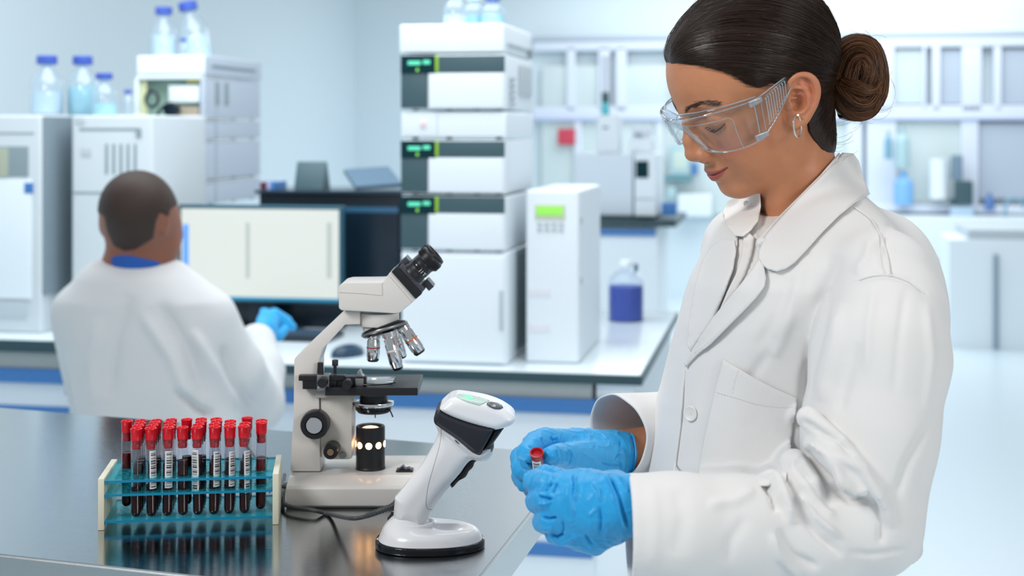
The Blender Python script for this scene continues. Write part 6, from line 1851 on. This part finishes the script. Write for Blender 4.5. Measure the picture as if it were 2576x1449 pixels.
for lab, x0, ya, yb_, bk in (('open module with black coil and yellow panel, uppermost of the open stack', 338, 190, 298, mat('mint')), ('shallow open module full of green tubing in the open stack', 385, 300, 350, mat('pcb_green')),
                         ('open module with grey pump heads and dark cables', 385, 352, 452, M_LG), ('closed pale module lowest in the open stack', 385, 455, 514, mat('sage'))):
    t, u0, u1, z1, z0 = bay(x0, ya, yb_, lab, bk)
    if 'black coil' in lab:
        on(t, 'yellow_panel', 342, 370, 198, 292, mat('pale_yellow', (.70, .74, .42), .5), v=vO + .03); on(t, 'white_cover', 430, 506, 216, 258, M_LW, v=vO + .03, th=.02); on(t, 'tan_block', 452, 506, 268, 292, mat('tan_block'), v=vO + .03, th=.02)
        on(t, 'label_strip', 470, 510, 200, 208, mat('yellow_tag'), v=vO + .02)
        cx_, cz_ = rp(388, 250, vO); e = MB(); e.tube([Vector((cx_ + .026 * math.cos(a), vO - .02, cz_ + .030 * math.sin(a))) for a in np.linspace(0, 2 * math.pi, 33)], .007, 8); room_obj('coil', e, M_NAVY, t)
        cx_, cz_ = rp(436, 276, vO); e = MB(); e.lathe([(0, -.03), (.026, -.03), (.030, -.02), (.030, .01), (.024, .02), (0, .02)], 24, M=Matrix.Translation((cx_, vO - .02, cz_)) @ Matrix.Rotation(math.pi / 2, 4, 'X')); room_obj('pump_head', e, M_NAVY, t)
    elif 'tubing' in lab or 'pump' in lab:
        for k in range(16):
            px = rs.uniform(400, 500); py = rs.uniform(ya + 8, yb_ - 12); on(t, 'fitting', px, px + rs.uniform(8, 26), py, py + rs.uniform(5, 16), rs.choice(bits), v=vO + .03, th=rs.uniform(.01, .03))
        for k in range(4):
            pts = [Vector((rp(rs.uniform(396, 505), 1, vO)[0], vO - rs.uniform(0, .03), rp(400, rs.uniform(ya + 6, yb_ - 6), vO)[1])) for _ in range(4)]
            e = MB(); e.tube([Vector(p) for p in spline(pts, 20)], .003, 6); room_obj('tubing', e, M_NAVY, t)
    else: on(t, 'front_panel', 480, 513, 458, 512, M_LG2, v=vO)
    if 'black coil' in lab:
        for k in (0, 1): on_side(t, 'vent_slot', 515, .17 + k * .16, .24 + k * .16, 204, 262, M_LGD, v=vO, depth=DO, th=.003)
    for f_ in (.06, .45, .80): on_side(t, 'foot', 515, f_, f_ + .07, yb_ - 2, yb_ + 2, M_LGD, v=vO, depth=DO, th=.002)
pts = [(420, 262), (400, 280), (396, 320), (402, 350), (396, 400), (404, 440), (420, 425), (450, 410), (500, 415)]
e = MB(); e.tube([Vector(p) for p in spline([(rp(a, b, vO - .06)[0], vO - .06, rp(a, b, vO - .06)[1]) for a, b in pts], 60)], .006, 8)
tag(room_obj('cable', e, M_NAVY), 'thick black cable hanging down the open instrument stack', 'cable')
# ---------------- second bench, back right, with a chromatograph
Z2 = .90; uA, vA2 = at(1700, 556, Z2)
u0, _ = at(1450, 556, Z2)
b3 = thing_at('lab_bench', uA, vA2, 0, 'distant bench with dark top and short blue band left of the woman', 'bench')
rbx('worktop', (u0 - .8, vA2, Z2 - .035), (uA, vA2 + .9, Z2), M_TOPE, b3, .003)
uE = rp(1648, 580, vA2)[0]
rbx('drawer_band', (u0 - .8, vA2 + .02, rp(1600, 593, vA2)[1]), (uE, vA2 + .05, rp(1600, 578, vA2)[1]), M_BLUE, b3, .003)
rbx('cabinet', (u0 - .8, vA2 + .05, 0), (uE + .01, vA2 + .85, Z2 - .035), M_LW, b3, .003)
u0, z0 = rp(1447, 386, vA2 + .1); u1, _ = rp(1592, 386, vA2 + .1); u3, _ = rp(1652, 386, vA2 + .1)
t = thing_at('gas_chromatograph', u0, vA2 + .1, Z2, 'white box instrument with dark screen on the distant dark-topped bench', 'instrument')
rbx('oven', (u0, vA2 + .1, Z2 + .02), (u1, vA2 + .6, z0), M_LG2 if False else mat('gc_white', (.70, .78, .86), .5), t, .01); rbx('control_tower', (u1 + .01, vA2 + .08, Z2 + .02), (u3, vA2 + .6, z0), M_LW, t, .008)
on(t, 'screen', 1600, 1631, 405, 447, M_DARKT, v=vA2 + .08, th=.01); on(t, 'panel_line', 1598, 1645, 498, 502, M_LG, v=vA2 + .08)
rbx('base', (u0 + .02, vA2 + .12, Z2), (u3 - .02, vA2 + .55, Z2 + .022), M_SLATE, t, .002)
def small(name, px0, px1, py0, py1, v, th, m, label, cat, bev=.01, group=None):
    u0, u1, _, z1, z0 = face(px0, px1, py0, py1, v=v); return tag(rbx(name, (u0, v, z1), (u1, v + th, z0), m, None, bev), label, cat, group)
t = thing_at('autosampler_tower', rp(1522, 385, vA2 + .25)[0], vA2 + .25, z0, 'slim white tower with dark and cyan window on the distant instrument', 'instrument')
flat('body', 1500, 1560, 288, 386, vA2 + .25, .12, M_LW, t, .02); flat('column', 1512, 1533, 140, 300, vA2 + .27, .06, M_FRAME, t, .004)
flat('dark_cap', 1513, 1532, 232, 258, vA2 + .262, .02, M_SLATE, t, .003); flat('cyan_window', 1513, 1532, 258, 302, vA2 + .262, .02, mat('cyan', (.10, .55, .62), .4), t, .003)
flat('slot', 1516, 1530, 318, 324, vA2 + .245, .01, M_LGD, t, .001)
t = thing_at('sample_tray', rp(1610, 385, vA2 + .25)[0], vA2 + .25, z0, 'low white sample tray on the distant instrument', 'tray')
flat('body', 1582, 1642, 345, 386, vA2 + .25, .20, M_LW, t, .02); flat('cover', 1590, 1634, 318, 346, vA2 + .27, .15, M_FRAME, t, .02); flat('slot', 1595, 1614, 336, 342, vA2 + .245, .01, M_LGD, t, .002)
small('red_sign', 1403, 1446, 324, 364, VF - .03, .02, mat('sign_red', (.62, .06, .10), .5), 'square red sign on the glazed partition', 'sign', .004)
small('blue_box', 1664, 1700, 510, 542, vA2 + .10, .12, M_BLUE, 'small blue box at the end of the distant dark worktop', 'box')
for i, (a, b, c, d, m_, lb) in enumerate(((1684, 1735, 366, 440, mat('pale_teal', (.42, .60, .64), .4), 'pale teal framed display beyond the distant instrument'), (1668, 1740, 442, 456, mat('teal_shelf', (.13, .30, .34), .4), 'dark teal shelf beyond the distant instrument'),
        (1740, 1754, 410, 440, M_BLUE, 'little blue carton beside the pale display'), (1676, 1700, 470, 500, mat('pale_teal'), 'pale teal canister below the shelf'), (1705, 1790, 488, 545, M_LW, 'white box standing right of the blue box'))):
    small(('framed_display', 'wall_shelf', 'carton', 'canister', 'storage_box')[i], a, b, c, d, VF - .12, .10, m_, lb, ('display', 'shelf', 'carton', 'canister', 'box')[i])
flat('screen', 1694, 1727, 380, 425, VF - .125, .006, mat('pale_green', (.60, .70, .62), .4), bpy.data.objects['framed_display'] if False else None, .002)['kind'] = 'structure'
# carboy with blue liquid on the island bench
uc, vc = at(1570, 812, ZB)
t = thing_at('carboy', uc, vc, ZB, 'translucent white carboy with deep blue liquid on the far end of the bench', 'carboy')
rC = 43 / F * 5.05
Mc = Matrix.Translation((uc, vc + rC, ZB))
e = MB(); e.lathe([(0, 0), (rC * 1.04, 0), (rC * 1.06, .01), (rC * 1.06, .13), (rC * .95, .155), (rC * .6, .175), (rC * .32, .18), (rC * .32, .20)], 36, M=Mc, cap=False); room_obj('shell', e, clear_mat('carboy_plastic', (.92, .96, 1), .02, .2, .05), t)
e = MB(); e.lathe([(0, .003), (rC, .003), (rC, .125), (0, .128)], 36, M=Mc); room_obj('liquid', e, mat('deep_blue', (.004, .045, .34), .5, spec=.2), t)
e = MB(); e.lathe([(0, .195), (rC * .38, .195), (rC * .38, .215), (0, .218)], 24, M=Mc); e.tube([Mc @ Vector((rC * .3, 0, .17)), Mc @ Vector((rC * .7, -.01, .175)), Mc @ Vector((rC * .9, -.01, .15))], .008, 8); room_obj('cap', e, M_LW, t)
e = MB(); e.lathe([(0, 0), (.007, 0), (.007, .03), (0, .032)], 12, M=Mc @ Matrix.Translation((rC * .62, -.01, .175))); room_obj('tap', e, mat('steel_blue'), t)
# ---------------- right side: cupboards, sink, things on the sill
vC = vd(9.2, 2480)
u0, u1, _, z1, z0 = face(2388, 2760, 602, 944, v=vC)
t = thing_at('cupboard', u0, vC, 0, 'white base cupboard with long grey handle at the right edge', 'cupboard')
rbx('carcass', (u0, vC, z1), (u1, vC + .6, z0), M_LW, t, .004); rbx('worktop', (u0 + .12, vC + .02, z0), (u1, vC + .7, rp(2440, 578, vC)[1]), M_LG, t, .003)
rbx('handle', (rp(2498, 1, vC)[0], vC - .03, rp(2500, 880, vC)[1]), (rp(2510, 1, vC)[0], vC - .01, rp(2500, 640, vC)[1]), mat('handle_grey', (.28, .38, .45), .4), t, .004)
rbx('plinth', (u0 + .05, vC + .05, z1 - .07), (u1, vC + .5, z1), M_LG, t, .002); rbx('base', (u0 + .10, vC + .08, 0), (u1, vC + .5, z1 - .07), M_LW, t, .002)
t = thing_at('wall_cupboard', rp(2200, 600, VF)[0], VF - .3, 0, 'long pale base unit under the windows behind the woman', 'cupboard')
flat('carcass', 2150, 2700, 545, 800, VF - .45, .40, M_LW, t, .004); flat('handle', 2346, 2358, 650, 676, VF - .47, .02, M_SLATE, t, .003)
for a, b, c, d, m_, nm, lb, ct in ((2252, 2290, 318, 420, mat('pale_teal'), 'tall_flask', 'tall blue-green flask by the right window', 'flask'), (2225, 2246, 330, 400, mat('steel_blue2', (.20, .40, .52), .4), 'storage_jar', 'slim steel-blue jar beside the tall flask', 'jar'),
        (2250, 2300, 430, 515, mat('sky_blue', (.22, .48, .80), .4), 'wash_bottle', 'sky-blue wash bottle on the right window sill', 'bottle'), (2340, 2388, 400, 500, M_LW, 'paper_roll', 'white paper towel roll on the right sill', 'roll'),
        (2404, 2448, 455, 516, M_SLATE, 'black_appliance', 'black appliance on the sill right of the woman', 'appliance'), (2396, 2422, 390, 452, mat('dusk_blue', (.18, .26, .34), .5), 'tap_head', 'dark blue tap behind the black appliance', 'tap'),
        (2391, 2402, 500, 516, M_SLATE, 'charger', 'small dark charger left of the black appliance', 'charger'), (2478, 2504, 486, 530, mat('jar_blue', (.10, .20, .45), .4), 'blue_jar', 'small blue jar near the right edge', 'jar'), (2392, 2450, 520, 545, mat('pale_blue_steel', (.45, .60, .74), .4), 'steel_dish', 'shallow pale blue dish below the black appliance', 'dish')):
    if 'jar' in nm or 'flask' in nm or 'bottle' in nm or 'roll' in nm:
        u0, u1, _, z1, z0 = face(a, b, c, d, v=VF - .25); r_ = (u1 - u0) / 2; h_ = z0 - z1
        e = MB(); e.lathe([(0, 0), (r_, 0), (r_, h_ * .62), (r_ * .8, h_ * .74), (r_ * .38, h_ * .82), (r_ * .38, h_), (0, h_)] if 'roll' not in nm else [(0, 0), (r_, 0), (r_, h_), (r_ * .3, h_), (0, h_ * .98)], 20, M=Matrix.Translation(((u0 + u1) / 2, VF - .25 + r_, z1)))
        tag(room_obj(nm, e, m_), lb, ct)
    else: small(nm, a, b, c, d, VF - .25, .12, m_, lb, ct, .012)
# sink tap
e = MB(); uq, zq = rp(2530, 590, VF - .30); e.tube([Vector(p) for p in spline([(uq, VF - .3, zq), (uq, VF - .3, zq + .22), (uq + .04, VF - .3, zq + .28), (uq + .12, VF - .3, zq + .26), (uq + .13, VF - .3, zq + .2)], 20)], .012, 10)
tag(room_obj('sink_tap', e, mat('steel_blue2')), 'curved steel sink tap near the right edge', 'tap')
# stray blue items on the left bench shelf
# ================================================================ seated man seen from behind
TM = 3.60
M_SKIN2 = mat('skin_dark', (0.26, 0.095, 0.055), 0.5, vary=.05)
M_STUB = mat('cropped_hair', (0.040, 0.022, 0.016), 0.65, bump=.3, bscale=900, bdist=.0006)
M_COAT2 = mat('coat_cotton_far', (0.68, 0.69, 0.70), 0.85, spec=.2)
def m_(px, py, y=0.0): return W(px, py, TM + y)
def man_head(P):
    d = ell(P, m_(345, 520, 0), (.090, .112, .090), None)
    d = smin(d, ell(P, m_(352, 560, .03), (.090, .09, .085)), .04)
    d = smin(d, ell(P, m_(395, 590, .07), (.060, .065, .078)), .04)        # cheek and jaw, turned to the right
    d = smin(d, ell(P, m_(402, 625, .05), (.042, .050, .050)), .03)
    d = smin(d, chain(P, [m_(345, 590, .03), m_(335, 690, .05)], [.066, .074]), .03)
    d = smin(d, ell(P, m_(263, 562, .02), (.014, .022, .032)), .008)
    ear = ell(P, m_(412, 560, -.030), (.012, .022, .033)); ear = smax(ear, -ell(P, m_(414, 560, -.046), (.005, .012, .020)), .004)
    d = smin(d, ear, .006)
    d = smin(d, ell(P, m_(444, 590, .12), (.016, .02, .03)), .02)
    return d
def man_body(P):
    d = man_head(P)
    d = smin(d, chain(P, [m_(335, 690, .05), m_(330, 900, .06), m_(330, 1050, .06)], [.070, .085, .08]), .05)
    return np.minimum(d, chain(P, [m_(510, 820, .06), m_(580, 935, .13), m_(640, 1010, .26), m_(655, 920, .38), m_(660, 845, .46)], [.030, .030, .030, .028, .026]))
lo = m_(120, 1250, -.30); hi = m_(800, 400, .75)
lo2 = [min(lo[0], hi[0]) - .1, TM - .30, lo[2] - .05]; hi2 = [max(lo[0], hi[0]) + .1, TM + .75, hi[2] + .05]
V, Q = grow(man_body, lo2, hi2, .005)
man = np_mesh('person', V, Q, M_SKIN2)
tag(man, 'seated man with cropped hair in white lab coat, seen from behind at the monitor', 'person')
# cropped hair as a thin cap
hp = [(225, 400), (480, 400), (462, 500), (440, 520), (430, 525), (424, 545), (402, 535), (392, 560), (386, 600), (340, 628), (312, 632), (285, 618), (270, 585), (262, 545), (225, 520)]
def man_hair(P):
    s = -poly_sd(cam_pix(P), hp) / 1000.0
    return smax(smax(man_head(P) - .0022, s, .002), -(man_head(P) + .006), .001)
V, Q = grow(man_hair, [m_(240, 1, 0)[0] - .05, TM - .16, m_(1, 640)[2]], [m_(480, 1)[0] + .05, TM + .2, m_(1, 400)[2] + .02], .0035)
h2 = np_mesh('hair', V, Q, M_STUB, man)
def man_coat(P):
    z = P[:, 2]
    # loft: rows of the back
    rows = [(662, 215, 395, .05, .085), (700, 185, 470, .05, .11), (760, 152, 545, .05, .13), (850, 150, 575, .06, .145), (950, 160, 580, .07, .15), (1050, 178, 590, .08, .155), (1200, 200, 600, .08, .16)]
    T = np.array(sorted([(m_(0, r[0])[2], (m_(r[1], 0)[0] + m_(r[2], 0)[0]) / 2, (m_(r[2], 0)[0] - m_(r[1], 0)[0]) / 2, TM + r[3], r[4]) for r in rows]))
    cx, a, cy, b = [np.interp(z, T[:, 0], T[:, k]) for k in (1, 2, 3, 4)]
    q = (np.abs((P[:, 0] - cx) / a) ** 2.4 + np.abs((P[:, 1] - cy) / b) ** 2.4) ** (1 / 2.4)
    d = smax((q - 1) * np.minimum(a, b), z - T[-1, 0], .03)
    d = smin(d, chain(P, [m_(215, 770, .04), m_(300, 700, .05), m_(430, 715, .05), m_(510, 800, .05)], [.060, .062, .064, .075]), .03)
    arm = chain(P, [m_(515, 815, .05), m_(580, 930, .12), m_(640, 1015, .25), m_(655, 930, .36), m_(645, 860, .42)], [.080, .085, .078, .066, .056], .02)
    d = smin(d, arm, .03)
    d = smin(d, chain(P, [m_(195, 790, .05), m_(190, 900, .14), m_(215, 1000, .22)], [.060, .062, .06]), .03)
    d = d + .0045 * wob(P, 11, 8) + .003 * wob(P, 24, 9)
    return smax(d, -chain(P, [m_(352, 600, .05), m_(335, 690, .05)], [.070, .078]), .006)
V, Q = grow(man_coat, lo2, hi2, .006)
MF = [([(330, 740), (290, 850), (270, 1000)], 22, -.010), ([(400, 760), (470, 870), (520, 1000)], 20, -.012), ([(350, 780), (430, 900), (480, 1030)], 18, .010), ([(250, 800), (230, 900), (235, 1020)], 18, .008), ([(480, 830), (540, 930), (600, 1030)], 18, .012), ([(560, 870), (590, 960), (650, 1040)], 16, -.012), ([(440, 980), (500, 1030), (540, 1050)], 12, -.02)]
V = apply_folds(V, grad(man_coat, V, .004), MF)
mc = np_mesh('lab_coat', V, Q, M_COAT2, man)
def collar2(P):
    c = chain(P, [m_(345, 655, .04), m_(330, 690, .05)], [.080, .094])
    d = np.abs(c) - .004
    zc = m_(0, 672)[2] - (P[:, 0] - m_(300, 0)[0]) * .18
    return smax(smax(d, P[:, 2] - zc, .003), zc - .055 - P[:, 2], .003)
V, Q = grow(collar2, [m_(170, 1)[0], TM - .12, m_(1, 760)[2]], [m_(480, 1)[0], TM + .2, m_(1, 640)[2] + .02], .004)
np_mesh('coat_collar', V, Q, M_COAT2, mc)
def blue2(P):
    c = chain(P, [m_(350, 620, .04), m_(338, 690, .05)], [.074, .082])
    zc = m_(0, 630)[2] - np.abs(P[:, 0] - m_(310, 0)[0]) * .30
    return smax(smax(np.abs(c) - .0045, P[:, 2] - zc, .003), zc - .06 - P[:, 2], .003)
V, Q = grow(blue2, [m_(190, 1)[0], TM - .12, m_(1, 740)[2]], [m_(480, 1)[0], TM + .2, m_(1, 610)[2] + .02], .004)
s_ = np_mesh('shirt_collar', V, Q, mat('shirt_blue', (.015, .10, .42), .7), man); s_['label'] = 'bright blue shirt collar'
def glove2(P):
    d = chain(P, [m_(655, 870, .44), m_(660, 832, .47), m_(672, 812, .50)], [.034, .036, .034], .02)
    for k, (a, b) in enumerate((((650, 800), (600, 812)), ((665, 790), (618, 796)), ((690, 790), (724, 806)), ((690, 800), (735, 822)))):
        d = smin(d, chain(P, [m_(672, 812, .50), m_(a[0], a[1], .52), m_(b[0], b[1], .55 + .0 * k)], [.024, .018, .013]), .008)
    return smin(d, chain(P, [m_(660, 840, .47), m_(700, 845, .50), m_(715, 830, .52)], [.026, .017, .013]), .008)
V, Q = grow(glove2, [m_(560, 1)[0], TM + .36, m_(1, 900, .5)[2] - .03], [m_(780, 1)[0] + .05, TM + .62, m_(1, 760, .5)[2] + .03], .004)
g2 = np_mesh('glove', V, Q, M_GLOVE, man); g2['label'] = 'blue nitrile glove'
